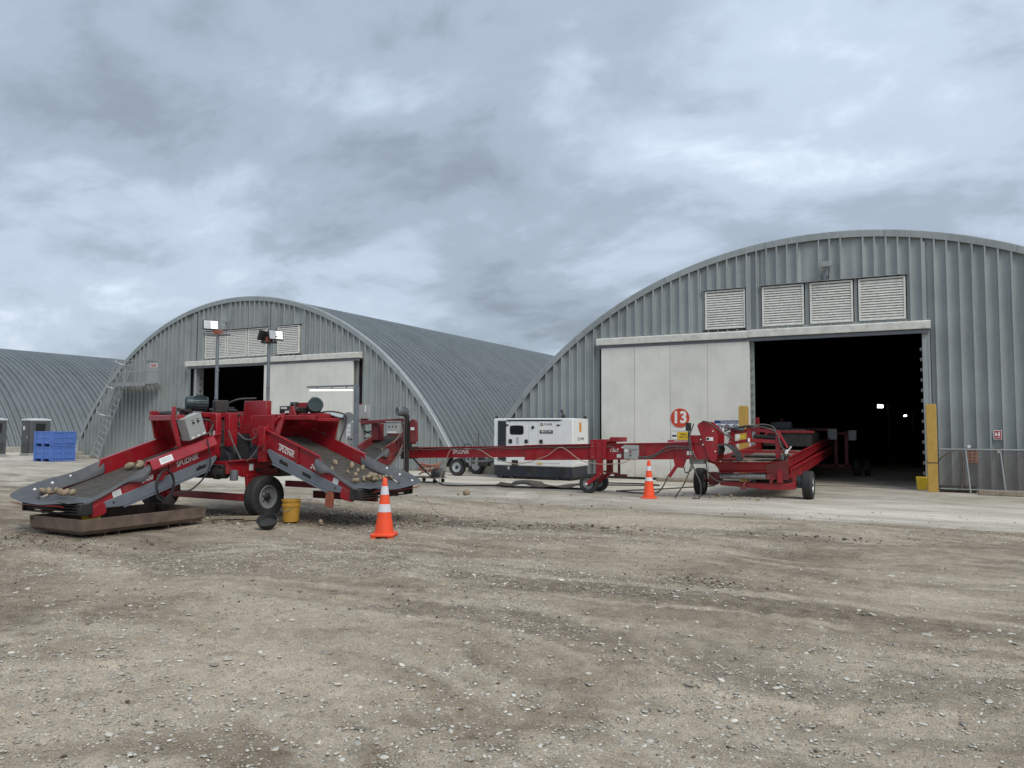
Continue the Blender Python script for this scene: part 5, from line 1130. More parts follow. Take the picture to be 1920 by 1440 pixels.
part(GN, 'base_plate_label', MB().box((-11.95, gy0 + .008, .30), (-11.88, gy0 + .019, .40)), 'pale_metal')
F = gy0 - .001
LV = part(GN, 'intake_grille', MB().box((-12.32, F - .008, .58), (-12.01, F, 1.92)), 'black_plastic', 0.003)
for k in range(20): part(LV, 'blade', MB().prism([(-12.31, F - .03, .605 + .066 * k), (-12.31, F - .008, .65 + .066 * k), (-12.31, F - .004, .64 + .066 * k)], (.29, 0, 0)), 'gen_navy')
for x0, x1, nm in ((-11.98, -11.18, 'door'), (-11.17, -10.83, 'panel'), (-10.82, -10.02, 'door')):
    dd = part(GN, nm, MB().box((x0 + .006, F - .014, .55), (x1 - .006, F, 1.90)), 'gen_white', 0.006)
part(GN, 'gutter', MB().box((-11.98, F - .03, 1.915), (-10.02, F, 1.955)), 'black_plastic', 0.004)
W_ = part(GN, 'window', MB().prism([(-11.60 + .26 * (abs(math.cos(a)) ** .35) * (1 if math.cos(a) > 0 else -1), F - .020, 1.61 + .155 * (abs(math.sin(a)) ** .35) * (1 if math.sin(a) > 0 else -1)) for a in [2 * math.pi * k / 32 for k in range(32)]], (0, .008, 0)), 'black_plastic')
part(W_, 'glass', MB().prism([(-11.60 + .235 * (abs(math.cos(a)) ** .35) * (1 if math.cos(a) > 0 else -1), F - .024, 1.61 + .13 * (abs(math.sin(a)) ** .35) * (1 if math.sin(a) > 0 else -1)) for a in [2 * math.pi * k / 32 for k in range(32)]], (0, .005, 0)), 'glass_dark')
for x, z, w, h in ((-11.83, 1.24, .13, .14), (-11.24, 1.24, .12, .12), (-10.70, 1.24, .12, .13)): part(GN, 'latch', MB().box((x - w / 2, F - .04, z - h / 2), (x + w / 2, F - .012, z + h / 2)), 'black_plastic', 0.015)
part(GN, 'plate', MB().box((-11.62, F - .02, 1.15), (-11.52, F - .014, 1.38)), 'pale_metal')
part(GN, 'emergency_stop', MB().cyl((-11.0, F - .04, 1.70), (-11.0, F - .01, 1.70), .05, None, 14), 'black_plastic')
for x in (-11.95, -10.08): part(GN, 'hinge', MB().box((x - .07, F - .03, 1.76), (x + .06, F - .012, 1.79)).cyl((x + .0, F - .03, 1.775), (x, F - .01, 1.775), .028, None, 10), 'black_plastic')
part(GN, 'cable_port', MB().box((-11.78, F - .02, .44), (-11.55, F - .004, .62)), 'black_plastic')
lb = part(GN, 'name_label', MB().box((-10.76, F - .019, 1.60), (-10.28, F - .0145, 1.88)), 'sign_white')
text(lb, 'lettering', 'POWER', .105, (-10.45, F - .021, 1.795), (1, 0, 0), (0, 0, 1), 'ink_black', 'CENTER', 0, .0005, .85)
part(lb, 'emblem', MB().lathe((-10.68, F - .020, 1.795), (0, -1, 0), [(0, .052), (.002, .052), (.002, .032), (0, .032)], 20), 'ink_black')
part(lb, 'emblem_drop', MB().lathe((-10.675, F - .020, 1.79), (0, -1, 0), [(0, .022), (.002, .022)], 14), 'ink_orange')
pl = part(GN, 'phone_label', MB().box((-10.75, F - .019, 1.50), (-10.28, F - .0145, 1.61)), 'ink_black')
text(pl, 'lettering', '0800 333 400', .075, (-10.515, F - .021, 1.565), (1, 0, 0), (0, 0, 1), 'ink_white', 'CENTER', 0, .001, .92)
part(pl, 'small_print', MB().box((-10.70, F - .021, 1.515), (-10.33, F - .0195, 1.525)), 'ink_grey')
part(GN, 'hazard_label', MB().box((-10.85, F - .018, .50), (-10.66, F - .001, .54)), 'sign_yellow')
for x in (-11.86, -9.98): part(GN, 'warning_triangle', MB().prism([(x - .03, F - .017, 1.865 if x < -11 else 1.92), (x + .03, F - .017, 1.865 if x < -11 else 1.92), (x, F - .017, 1.91 if x < -11 else 1.965)], (0, .002, 0)), 'ink_black')
E_ = gx1 + .001
ep = part(GN, 'end_panel', MB().box((E_, gy0 + .12, .5), (E_ + .012, gy1 - .12, 1.82)), 'gen_white', 0.006)
eo = part(GN, 'end_label', MB().box((E_ + .013, gy0 + .48, 1.56), (E_ + .016, gy0 + .66, 1.86)), 'ink_orange')
el = part(GN, 'end_label', MB().box((E_ + .013, gy0 + .32, 1.16), (E_ + .016, gy0 + .92, 1.50)), 'sign_white')
text(el, 'lettering', 'POWER', .12, (E_ + .018, gy0 + .70, 1.33), (0, 1, 0), (0, 0, 1), 'ink_black', 'CENTER', 0, .001, .8)
part(el, 'emblem', MB().lathe((E_ + .016, gy0 + .42, 1.33), (1, 0, 0), [(0, .06), (.002, .06), (.002, .035), (0, .035)], 18), 'ink_black')
e2 = part(GN, 'end_label', MB().box((E_ + .013, gy0 + .32, .98), (E_ + .016, gy0 + .92, 1.12)), 'ink_black')
text(e2, 'lettering', '0800 333 400', .085, (E_ + .018, gy0 + .62, 1.05), (0, 1, 0), (0, 0, 1), 'ink_white', 'CENTER', 0, .001, .9)
part(GN, 'lifting_eye', MB().box((gx0 + .02, gy0 + .05, 2.0), (gx0 + .10, gy0 + .12, 2.07)), 'dark_steel', 0.01)
part(GN, 'lifting_eye', MB().box((gx1 - .10, gy1 - .2, 2.0), (gx1 - .02, gy1 - .1, 2.08)), 'dark_steel', 0.01)
part(GN, 'exhaust', MB().cyl((-10.05, gy0 + .3, 1.98), (-10.05, gy0 + .3, 2.10), .07, None, 14).cyl((-10.05, gy0 + .3, 2.10), (-10.12, gy0 + .3, 2.28), .035, None, 10), 'dark_steel')
part(GN, 'side_grille', MB().box((gx0 - .03, gy0 + .1, 1.0), (gx0, gy1 - .1, 1.75)), 'gen_navy')

# ------------------------------------------------------------------ light trailer behind the long conveyor
TR = thing('utility_trailer', (-14.1, 22.6, 0), 'small grey trailer with jack post and spoked wheels beyond the long conveyor', 'trailer')
for y in (22.35, 23.65): wheel(TR, (-14.10, y, .30), (0, -1, 0), .305, .19, 'pale_metal', .05, 1 if y < 23 else -1)
for y in (22.22, 23.50):
    rows = [[(-14.10 + .38 * math.cos(a), yy, .30 + .40 * math.sin(a)) for yy in (y, y + .26)] for a in [math.pi * k / 12 for k in range(13)]]
    part(TR, 'mudguard', MB().sheet(rows, .01, (0, 0, 1)), 'dark_steel', 0, 60)
part(TR, 'frame', MB().box((-14.9, 22.5, .42), (-13.2, 22.58, .52)).box((-14.9, 23.4, .42), (-13.2, 23.48, .52)).box((-13.28, 22.58, .43), (-13.2, 23.4, .51)).bar((-13.25, 23.0, .46), (-12.6, 23.0, .42), .08, .08), 'steel', 0.006)
part(TR, 'brace', MB().bar((-14.2, 22.4, .72), (-13.6, 22.4, .44), .04, .05), 'pale_metal')
part(TR, 'jack_post', MB().box((-13.36, 22.3, .40), (-13.26, 22.40, 1.52)).box((-13.40, 22.28, .95), (-13.22, 22.42, 1.05)), 'steel', 0.008)
part(TR, 'jack_post', MB().box((-13.62, 22.32, .35), (-13.54, 22.40, .80)), 'steel', 0.006)
part(TR, 'handle', MB().tube(curve([(-13.9, 22.35, .85), (-13.8, 22.35, 1.08), (-13.6, 22.35, 1.10), (-13.45, 22.35, .95)], 8), .016, 6), 'cable_black')
part(TR, 'winch', MB().box((-13.3, 22.4, .36), (-12.9, 22.6, .50)).bar((-12.9, 22.45, .48), (-12.6, 22.4, .58), .05, .05), 'dark_steel', 0.01)

# concrete blocks
def block(name, p0, p1, label, grp='loose concrete blocks by the sheds', mat='concrete_block'):
    c = ((p0[0] + p1[0]) / 2, (p0[1] + p1[1]) / 2, p0[2]); return solo(name, MB().box(p0, p1), mat, c, label, 'block' if 'block' in name else 'timber', grp, bev=.018)
block('concrete_block', (-14.25, 23.75, 0), (-12.75, 24.12, .42), 'long concrete block between the trailer and the white generator')
block('concrete_block', (-15.6, 23.9, 0), (-15.0, 24.3, .22), 'low concrete block beside the trailer wheel, left side')
block('concrete_block', (-38.55, 23.45, 0), (-37.85, 23.85, .36), 'concrete block at the left foot of the middle shed')
block('concrete_block', (-37.75, 23.50, 0), (-37.1, 23.82, .18), 'low flat concrete block right of the taller block, middle shed foot')
# coil of orange cord on a small trolley
OC = thing('cord_trolley', (-13.2, 19.2, 0), 'low trolley heaped with tangled orange extension cord behind the hopper', 'trolley')
part(OC, 'deck', MB().box((-13.6, 18.95, .14), (-12.7, 19.5, .18)), 'timber', 0.005)
for x, y in ((-13.5, 19.0), (-12.8, 19.0), (-13.5, 19.45), (-12.8, 19.45)): part(OC, 'castor', MB().cyl((x, y - .02, .06), (x, y + .02, .06), .06, None, 12), 'rubber')
for k in range(6):
    pts = [(-13.15 + (.28 + .03 * k) * math.cos(a) + .06 * math.sin(3 * a + k), 19.2 + .20 * math.sin(a), .22 + .05 * k + .14 * abs(math.sin(a * .9 + k))) for a in [2 * math.pi * j / 28 for j in range(29)]]
    part(OC, 'cord', MB().tube(pts, .013, 6), 'cord_orange')
part(OC, 'bag', MB().lathe((-12.85, 19.25, .18), (0, 0, 1), [(0, .2), (.12, .23), (.24, .16), (.3, .05)], 14), 'rubber_flap', 0, 70)

# ------------------------------------------------------------------ cones
def cone(name, x, y, z, rot, label, style, scale=1.0, h=.905):
    T_ = thing(name, (x, y, z), label, 'traffic cone', 'orange traffic cones'); s = scale
    if style == 0:
        b_ = MB().obox((x, y, z + .045 * s), (.36 * s, .36 * s, .05 * s), Matrix.Rotation(rot, 3, 'Z'))
        part(T_, 'base', b_, 'cone_orange', 0.018 * s)
        for a, bq in ((-1, -1), (1, -1), (1, 1), (-1, 1)):
            part(T_, 'base_foot', MB().obox(Vector((x, y, z + .011 * s)) + Matrix.Rotation(rot, 3, 'Z') @ V3(a * .13 * s, bq * .13 * s, 0), (.08 * s, .08 * s, .022 * s), Matrix.Rotation(rot, 3, 'Z')), 'cone_orange')
        n = 4; r0, r1 = .150 * s, .030 * s
    else:
        part(T_, 'base', MB().lathe((x, y, z), (0, 0, 1), [(0, .20 * s), (.018 * s, .205 * s), (.03 * s, .19 * s), (.045 * s, .15 * s)], 10), 'cone_orange', 0.004)
        r0, r1 = .138 * s, .034 * s
    zb, zt = .05 * s, h * s
    bands = [(0, .40, 'cone_orange'), (.40, .54, 'cone_white'), (.54, .71, 'cone_orange'), (.71, .86, 'cone_white'), (.86, 1, 'cone_orange')] if style == 0 else [(0, .43, 'cone_orange'), (.43, .53, 'cone_white'), (.53, .72, 'cone_orange'), (.72, .85, 'cone_white'), (.85, 1, 'cone_orange')]
    for f0, f1, mt in bands:
        d = .003 if mt == 'cone_white' else 0
        pr = [(zb + (zt - zb) * f0, r0 + (r1 - r0) * f0 + d), (zb + (zt - zb) * f1, r0 + (r1 - r0) * f1 + d)]
        if f1 == 1: pr += [(zt + .006, r1 * .8)]
        part(T_, 'band' if mt == 'cone_white' else 'cone_body', MB().lathe((x, y, z), (0, 0, 1), pr, 28), mt, 0, 40)
    return T_
cone('traffic_cone', -7.25, 9.39, float(terrain(-7.25, 9.39)) - .004, R_(24), 'tall orange cone on the gravel, nearest to the camera', 0)
cone('traffic_cone', -5.66, 17.62, 0, .3, 'orange cone on the concrete under the long red conveyor', 1, 1.0, .90)
cone('traffic_cone', -13.95, 10.55, 0.0, .5, 'small dirty orange cone behind the left tyre of the unloader', 1, .68, .9)

# ------------------------------------------------------------------ yard clutter
TY = thing('steel_tray', (-11.4, 7.9, 0), 'long shallow rusty steel tray under the left-hand hopper', 'tray')
x0, x1, y0, y1 = -12.10, -10.80, 6.82, 9.00
def ring(z, ins): return [(x0 + ins, y0 + ins, z), (x1 - ins, y0 + ins, z), (x1 - ins, y1 - ins, z), (x0 + ins, y1 - ins, z)]
mb = MB(); rs = [ring(.05, .06), ring(.11, .0), ring(.285, -.012), ring(.285, .004), ring(.12, .015), ring(.07, .07)]
for r in rs: mb.v += r
for k in range(5):
    for i in range(4): mb.f.append((k*4+i, k*4+(i+1) % 4, (k+1)*4+(i+1) % 4, (k+1)*4+i))
mb.f.append((3, 2, 1, 0)); mb.f.append((20, 21, 22, 23))
part(TY, 'pan', mb, 'rust', 0.004)
for y in (7.25, 8.35):
    for yy in (y, y + .22): part(TY, 'runner', MB().box((x0 + .12, yy, -.02), (x1 - .09, yy + .015, .05)), 'rust')
part(TY, 'lug', MB().box((x0 + .03, y0 - .014, .225), (x0 + .10, y0 + .0, .262)), 'dark_steel')
bk = thing('bucket', (-9.72, 9.93, 0), 'yellow plastic bucket standing beside the front tyre of the unloader', 'bucket')
part(bk, 'pail', MB().lathe((-9.72, 9.93, 0), (0, 0, 1), [(0, .125), (.01, .135), (.27, .150), (.275, .160), (.31, .160), (.315, .150), (.36, .155), (.365, .168), (.39, .168), (.39, .156), (.05, .13), (.045, 0.001)], 28), 'bucket_yellow', 0, 35)
part(bk, 'handle', MB().tube(curve([(-9.86, 9.90, .29), (-9.80, 9.78, .21), (-9.66, 9.77, .20), (-9.58, 9.86, .29)], 8), .005, 5), 'steel')
tb = solo('rubber_tub', MB().lathe((-9.42, 9.10, .075), (.25, -.45, .85), [(-.06, .10), (.0, .145), (.075, .165), (.085, .175), (.09, .160), (.005, .135), (-.03, .06), (-.03, .001)], 26), 'rubber', (-9.42, 9.10, 0), 'black rubber tub lying tilted on the gravel near the bucket', 'tub', sharp=35)
for p, q, w, h, l in (((-11.15, 9.42, .03), (-10.45, 10.02, .03), .10, .05, 'long weathered plank lying behind the rusty tray'), ((-10.55, 9.62, .04), (-10.15, 9.98, .05), .12, .07, 'short thick board lying against the front tyre')):
    solo('timber_board', MB().bar(p, q, w, h), 'timber', ((p[0] + q[0]) / 2, (p[1] + q[1]) / 2, 0), l, 'board', 'loose boards under the unloader', bev=.006)
solo('plastic_block', MB().box((-11.46, 7.22, .08), (-11.26, 7.42, .34)), 'bright_yellow', (-11.3, 7.4, 0), 'bright yellow block under the low end of the left-hand hopper', 'block', bev=.012)
SV = thing('shovel', (-13.5, 10.0, 0), 'rusty shovel leaning behind the left-hand hopper', 'shovel')
part(SV, 'blade', MB().prism([(-12.55, 9.45, .02), (-12.30, 9.50, .02), (-12.28, 9.55, .28), (-12.38, 9.56, .36), (-12.5, 9.54, .36), (-12.58, 9.5, .26)], (.02, -.03, .0)), 'rust', 0.004)
part(SV, 'shaft', MB().cyl((-12.42, 9.54, .34), (-12.25, 9.75, .85), .02, None, 10), 'rust_red')
PT = thing('pallet', (-12.6, 9.9, 0), 'worn timber pallet lying under the left-hand hopper', 'pallet')
for k in range(5): part(PT, 'slat', MB().box((-13.1 + .2 * k, 9.1, .11), (-12.98 + .2 * k, 9.9, .13)), 'timber', 0.003)
for k in range(3): part(PT, 'bearer', MB().box((-13.1, 9.12 + .35 * k, .0), (-12.18, 9.2 + .35 * k, .11)), 'timber', 0.003)
# rumpled rubber mat
rows = []
for i in range(31):
    q = i / 30; r = []
    for j in range(9):
        w = j / 8; x = -10.55 + 2.55 * q + .1 * math.sin(w * 5); y = 18.55 + .75 * w + .45 * q
        z = .06 + .06 * math.sin(q * 7.5 + w * 2.0) * math.sin(w * 3.1) + .045 * math.exp(-((q - .32) / .12) ** 2) * (1 + w) + .05 * math.exp(-((q - .95) / .06) ** 2) + .02 * math.sin(q * 21 + w * 4)
        r.append((x, y, max(.014, z) + (.05 * w if .15 < q < .5 else 0)))
    rows.append(r)
solo('rubber_mat', MB().sheet(rows, .012, (0, 0, -1)), 'tarp', (-9.3, 19.1, 0), 'rumpled muddy sheet lying flat in front of the generator', 'mat', sharp=60)
# cables on the concrete
def cable(pts, r, mt, label, cat='cable', grp=None, name='power_cable'):
    solo(name, MB().tube(curve(pts, 10), r, 6), mt, (pts[0][0], pts[0][1], 0), label, cat, grp)
cable([(-13.30, 18.3, .95), (-13.0, 18.45, .58), (-12.6, 18.5, .25), (-12.14, 18.38, .03), (-11.63, 18.25, .02), (-11.0, 18.75, .02), (-10.4, 19.2, .025)], .022, 'cable_black', 'thick black cable sagging from the long conveyor to the concrete')
cable([(-9.2, 22.0, .02), (-8.2, 21.7, .02), (-7.2, 21.9, .02), (-6.6, 21.5, .02), (-7.2, 21.2, .02), (-8.0, 20.9, .02)], .022, 'cable_black', 'black cable looped on the concrete right of the generator', grp='cables on the concrete')
cable([(-7.0, 19.0, .02), (-6.2, 20.2, .02), (-5.7, 21.2, .02), (-5.2, 22.4, .02), (-6.0, 23.2, .02)], .018, 'hose_grey', 'grey hose running from the conveyor leg towards the door foot', grp='cables on the concrete')
cable([(-7.86, 11.35, .40), (-7.6, 11.5, .1), (-7.2, 12.0, .02), (-6.9, 13.3, .02), (-7.6, 14.6, .02)], .007, 'cord_tan', 'thin tan cord trailing from the right-hand hopper tip', 'cord', name='thin_cord')
# low deck boards by the door foot
block('deck_board', (-7.3, 23.45, 0.0), (-6.0, 23.75, .09), 'dark low board lying at the foot of the white door', 'boards and sleepers by shed 13', 'timber')
block('timber_sleeper', (1.45, 22.85, 0), (5.2, 23.08, .13), 'long weathered sleeper lying along the wall at the far right', 'boards and sleepers by shed 13', 'timber')
# bollards
for x, l in ((-4.55, 'square yellow bollard left of the dark doorway, behind the conveyor'), (.44, 'square yellow bollard right of the dark doorway')):
    solo('bollard', MB().box((x - .125, 23.36, 0), (x + .125, 23.60, 2.36)).box((x - .11, 23.375, 2.36), (x + .11, 23.585, 2.385)), 'bollard_yellow', (x, 23.48, 0), l, 'bollard', 'yellow doorway bollards', bev=.02)
ytub = solo('plastic_tub', MB().prism([(.06, 24.05, .0), (.30, 24.05, .0), (.33, 24.02, .36), (.03, 24.02, .36)], (0, .28, 0)), 'bright_yellow', (.12, 24.1, 0), 'bright yellow tub tucked behind the right-hand bollard', 'tub', bev=.015)
# pipe barrier with wire mesh
BR = thing('pipe_barrier', (2.2, 23.42, 0), 'low galvanised pipe barrier with wire mesh beside the right bollard', 'barrier')
part(BR, 'top_rail', MB().tube([(.60, 23.44, 1.16), (1.6, 23.42, 1.165), (5.4, 23.38, 1.17)], .022, 8), 'trim_metal')
part(BR, 'bottom_rail', MB().tube([(.60, 23.44, .10), (5.4, 23.38, .10)], .018, 8), 'trim_metal')
for x in (1.27, 2.05, 3.2, 4.6): part(BR, 'stay', MB().cyl((x - .05, 23.43, 1.16), (x + .03, 23.30, .02), .020, None, 8), 'trim_metal')
part(BR, 'loop', MB().tube(curve([(.57, 23.5, .80), (.7, 23.4, .98), (1.0, 23.38, 1.14), (1.12, 23.38, 1.05), (1.15, 23.38, .6), (1.1, 23.38, .12)], 8), .016, 6), 'rust')
part(BR, 'strap', MB().box((.305, 23.35, .78), (.575, 23.612, .81)), 'rust')
ms = MB()
for k in range(120):
    x = .62 + .04 * k
    for sg in (-1, 1):
        a, bq = (x, .12), (x + sg * .52, 1.14)
        if bq[0] < .62: f = (x - .62) / .52; bq = (.62, .12 + 1.02 * f)
        if bq[0] > 5.4: f = (5.4 - x) / .52; bq = (5.4, .12 + 1.02 * f)
        ms.bar((a[0], 23.43, a[1]), (bq[0], 23.43, bq[1]), .011, .011, (0, 1, 0))
tag(part(BR, 'wire_mesh', ms, 'mesh_wire'), kind='stuff')
part(BR, 'kick_board', MB().box((.60, 23.56, .0), (1.45, 23.60, .19)), 'rust', 0.003)
# things fixed to the shed wall
OP = thing('hose_hanger', (1.42, 24.18, 0), 'orange plastic holder with round holes on the wall right of the doorway', 'holder')
part(OP, 'plate', MB().box((1.30, 24.155, .78), (1.53, 24.19, 1.17)), 'orange_plastic', 0.01)
for r_ in range(4):
    for c_ in range(2): part(OP, 'hole', MB().cyl((1.36 + .105 * c_, 24.146, .84 + .09 * r_), (1.36 + .105 * c_, 24.16, .84 + .09 * r_), .028, None, 12), 'black_plastic')
part(OP, 'socket', MB().cyl((1.34, 24.10, 1.23), (1.34, 24.19, 1.23), .045, None, 12), 'bare_white')
VL = thing('wall_valve', (2.02, 24.18, 0), 'small rusty valve on the wall below the red extinguisher sign', 'valve')
part(VL, 'plate', MB().box((1.93, 24.16, 1.10), (2.11, 24.19, 1.20)), 'rust', 0.005)
part(VL, 'spout', MB().cyl((2.02, 24.1, 1.06), (2.02, 24.16, 1.12), .03, None, 10), 'bare_white')

# ------------------------------------------------------------------ signs
def sign(name, c, w, h, mat, label, y):
    T_ = thing(name, (c[0], y, c[1]), label, 'sign'); part(T_, 'board', MB().box((c[0] - w/2, y, c[1] - h/2), (c[0] + w/2, y + .006, c[1] + h/2)), mat); return T_
DY = Y0 - .252
s13 = thing('number_sign', (-6.67, DY, 2.03), 'round red sign with a white 13 on the white sliding door', 'sign')
part(s13, 'rim', MB().cyl((-6.67, DY + .006, 2.03), (-6.67, DY, 2.03), .325, None, 48), 'sign_white')
part(s13, 'disc', MB().cyl((-6.67, DY, 2.03), (-6.67, DY - .004, 2.03), .312, None, 48), 'sign_red')
text(s13, 'lettering', '13', .52, (-6.68, DY - .006, 2.035), (1, 0, 0), (0, 0, 1), 'ink_white', 'CENTER', 0, .018, .95)
t_ = sign('notice_sign', (-6.56, 1.45), .40, .25, 'sign_yellow', 'yellow notice with black lettering just below the 13 sign', DY)
for k, w in enumerate(('Pounamu', 'Store 13')): text(t_, 'lettering', 'Potato' if k == 0 else 'Store 13', .075, (-6.56, DY - .003, 1.50 - .085 * k), (1, 0, 0), (0, 0, 1), 'ink_black', 'CENTER', 0, .001)
t_ = sign('notice_sign', (-6.86, 1.45), .17, .22, 'sign_white', 'white notice with a dark logo left of the yellow notice', DY)
part(t_, 'print_block', MB().box((-6.93, DY - .003, 1.42), (-6.79, DY, 1.48)), 'ink_black')
t_ = sign('notice_sign', (-6.66, 1.655), .44, .07, 'sign_white', 'narrow blank white strip between the 13 sign and the yellow notice', DY)
t_ = sign('notice_sign', (-6.66, 1.235), .86, .15, 'sign_white', 'long white and crimson board on the door above the conveyor', DY)
part(t_, 'band', MB().box((-7.08, DY - .003, 1.245), (-6.24, DY, 1.31)), 'sign_crimson')
text(t_, 'lettering', 'STOP DO NOT ENTER', .062, (-6.55, DY - .005, 1.275), (1, 0, 0), (0, 0, 1), 'ink_white', 'CENTER', 0, .001)
t_ = sign('safety_sign', (-5.05, 1.77), 1.02, .36, 'sign_white', 'wide safety sign with navy header and blue symbols on the white door', DY)
part(t_, 'header', MB().box((-5.56, DY - .003, 1.85), (-4.54, DY, 1.95)), 'sign_navy')
text(t_, 'lettering', 'Personal Protective Equipment', .066, (-5.36, DY - .005, 1.90), (1, 0, 0), (0, 0, 1), 'ink_white', 'LEFT', 0, .001, .9)
for k in range(4):
    cxs = -5.42 + .25 * k
    part(t_, 'symbol', MB().lathe((cxs, DY, 1.73), (0, -1, 0), [(0, .095), (.003, .095), (.003, .066), (0, .066)], 24), 'sign_navy')
    part(t_, 'symbol_figure', MB().lathe((cxs - .012, DY, 1.735), (0, -1, 0), [(0, .045), (.003, .045)], 12).box((cxs - .05, DY - .003, 1.66), (cxs + .05, DY, 1.69)) if k != 1 else MB().lathe((cxs, DY, 1.74), (0, -1, 0), [(0, .06), (.003, .06)], 6), 'sign_navy' if k != 1 else 'sign_crimson')
t_ = sign('fire_sign', (2.02, 1.555), .19, .25, 'sign_white', 'small red fire extinguisher sign on the shed wall at far right', Y0 - .105)
part(t_, 'field', MB().box((1.94, Y0 - .109, 1.445), (2.10, Y0 - .105, 1.665)), 'sign_crimson')
part(t_, 'extinguisher', MB().box((2.03, Y0 - .112, 1.52), (2.07, Y0 - .109, 1.62)).box((2.038, Y0 - .112, 1.62), (2.062, Y0 - .109, 1.645)), 'ink_white')
part(t_, 'flame', MB().prism([(1.955, Y0 - .109, 1.53), (2.01, Y0 - .109, 1.53), (2.015, Y0 - .109, 1.57), (1.99, Y0 - .109, 1.60), (1.985, Y0 - .109, 1.64), (1.96, Y0 - .109, 1.60)], (0, -.003, 0)), 'ink_white')
part(t_, 'print_line', MB().box((1.965, Y0 - .112, 1.475), (2.075, Y0 - .109, 1.487)), 'ink_white')
t_ = sign('hatch_sign', (-33.05, 4.68), .50, .20, 'sign_white', 'small faded red notice on the hatch door of the middle shed', Y0 - .078)
part(t_, 'print_block', MB().box((-33.26, Y0 - .081, 4.60), (-32.84, Y0 - .078, 4.76)), 'faded_red')
t_ = sign('foot_sign', (-39.02, .48), .18, .34, 'sign_white', 'white notice at the left foot of the middle shed', Y0 - .172)
part(t_, 'print_block', MB().box((-39.08, Y0 - .175, .38), (-38.98, Y0 - .172, .60)), 'ink_grey')

# ------------------------------------------------------------------ blue bins
def bin_(z, label):
    B_ = thing('pallet_bin', (-36.2, 21.4, z), label, 'bin', 'stacked blue plastic bins')
    M_ = Matrix.Rotation(R_(3), 3, 'Z'); c = V3(-36.2, 21.4, z); w, d, h = 1.28, 1.20, .70
    def bx(p0, p1):
        m_ = [(a + b_) / 2 for a, b_ in zip(p0, p1)]; return (c + M_ @ V3(m_), [abs(b_ - a) for a, b_ in zip(p0, p1)], M_)
    def add(name, p0, p1, mt='bin_blue', bev=.008): return part(B_, name, MB().obox(*bx(p0, p1)), mt, bev)
    add('wall', (-w/2, -d/2, .13), (w/2, -d/2 + .04, h)); add('wall', (-w/2, d/2 - .04, .13), (w/2, d/2, h))
    add('wall', (-w/2, -d/2 + .04, .13), (-w/2 + .04, d/2 - .04, h)); add('wall', (w/2 - .04, -d/2 + .04, .13), (w/2, d/2 - .04, h))
    add('floor', (-w/2 + .04, -d/2 + .04, .13), (w/2 - .04, d/2 - .04, .17))
    add('rim', (-w/2 - .02, -d/2 - .02, h - .06), (w/2 + .02, -d/2, h)); add('rim', (w/2, -d/2 - .02, h - .06), (w/2 + .02, d/2 + .02, h))
    for x in (-w/2 + .06, 0, w/2 - .06): add('rib', (x - .05, -d/2 - .025, .0), (x + .05, -d/2, h - .062))
    for y in (-d/2 + .06, 0, d/2 - .06): add('rib', (w/2, y - .05, .0), (w/2 + .025, y + .05, h - .062))
    for z0 in (.13, .38): add('rib', (-w/2 + .01, -d/2 - .018, z0), (w/2 - .01, -d/2, z0 + .045)); add('rib', (w/2, -d/2 + .01, z0), (w/2 + .018, d/2 - .01, z0 + .045))
    for x in (-w/2 + .08, 0, w/2 - .08): add('runner', (x - .07, -d/2 + .01, 0), (x + .07, d/2 - .01, .128))
bin_(0.0, 'blue plastic bin with forklift slots, bottom one of the stack'); bin_(.71, 'blue plastic bin with forklift slots, top one of the stack')
# ------------------------------------------------------------------ portable toilets
def toilet(x, y, rot, label):
    T_ = thing('portable_toilet', (x, y, 0), label, 'toilet', 'portable toilets'); M_ = Matrix.Rotation(rot, 3, 'Z')
    def add(name, c, s, mt, bev=.01, par=None): return part(par or T_, name, MB().obox(V3(x, y, 0) + M_ @ V3(c), s, M_), mt, bev)
    add('cabin', (0, 0, 1.04), (1.06, 1.06, 1.80), 'toilet_grey', .03)
    add('base', (0, 0, .07), (1.12, 1.12, .14), 'cabinet_grey', .01)
    r_ = add('roof', (0, 0, 2.0), (1.14, 1.14, .12), 'toilet_roof', .05); add('dome', (0, 0, 2.07), (.8, .8, .05), 'toilet_roof', .02, r_)
    d_ = add('door', (.0, -.545, 1.05), (.72, .03, 1.7), 'toilet_grey', .01); add('handle', (.28, -.57, 1.05), (.05, .03, .2), 'pale_metal', .004, d_)
    add('notice', (-.15, -.563, 1.55), (.22, .006, .22), 'sign_white', 0, d_)
    add('vent', (.545, 0, 1.55), (.02, .5, .5), 'black_plastic', .005)
    for k in range(5): add('rib', (.545, 0, .35 + .1 * k), (.03, .8, .03), 'toilet_grey', .004)
    for k in range(5): add('rib', (0, -.55, .28 + .1 * k), (.9, .02, .03), 'toilet_grey', .004)
toilet(-44.0, 24.9, R_(-6), 'dark grey portable toilet beside the stack of blue bins')
toilet(-44.2, 22.62, R_(4), 'dark portable toilet cut off by the left edge of the photo')

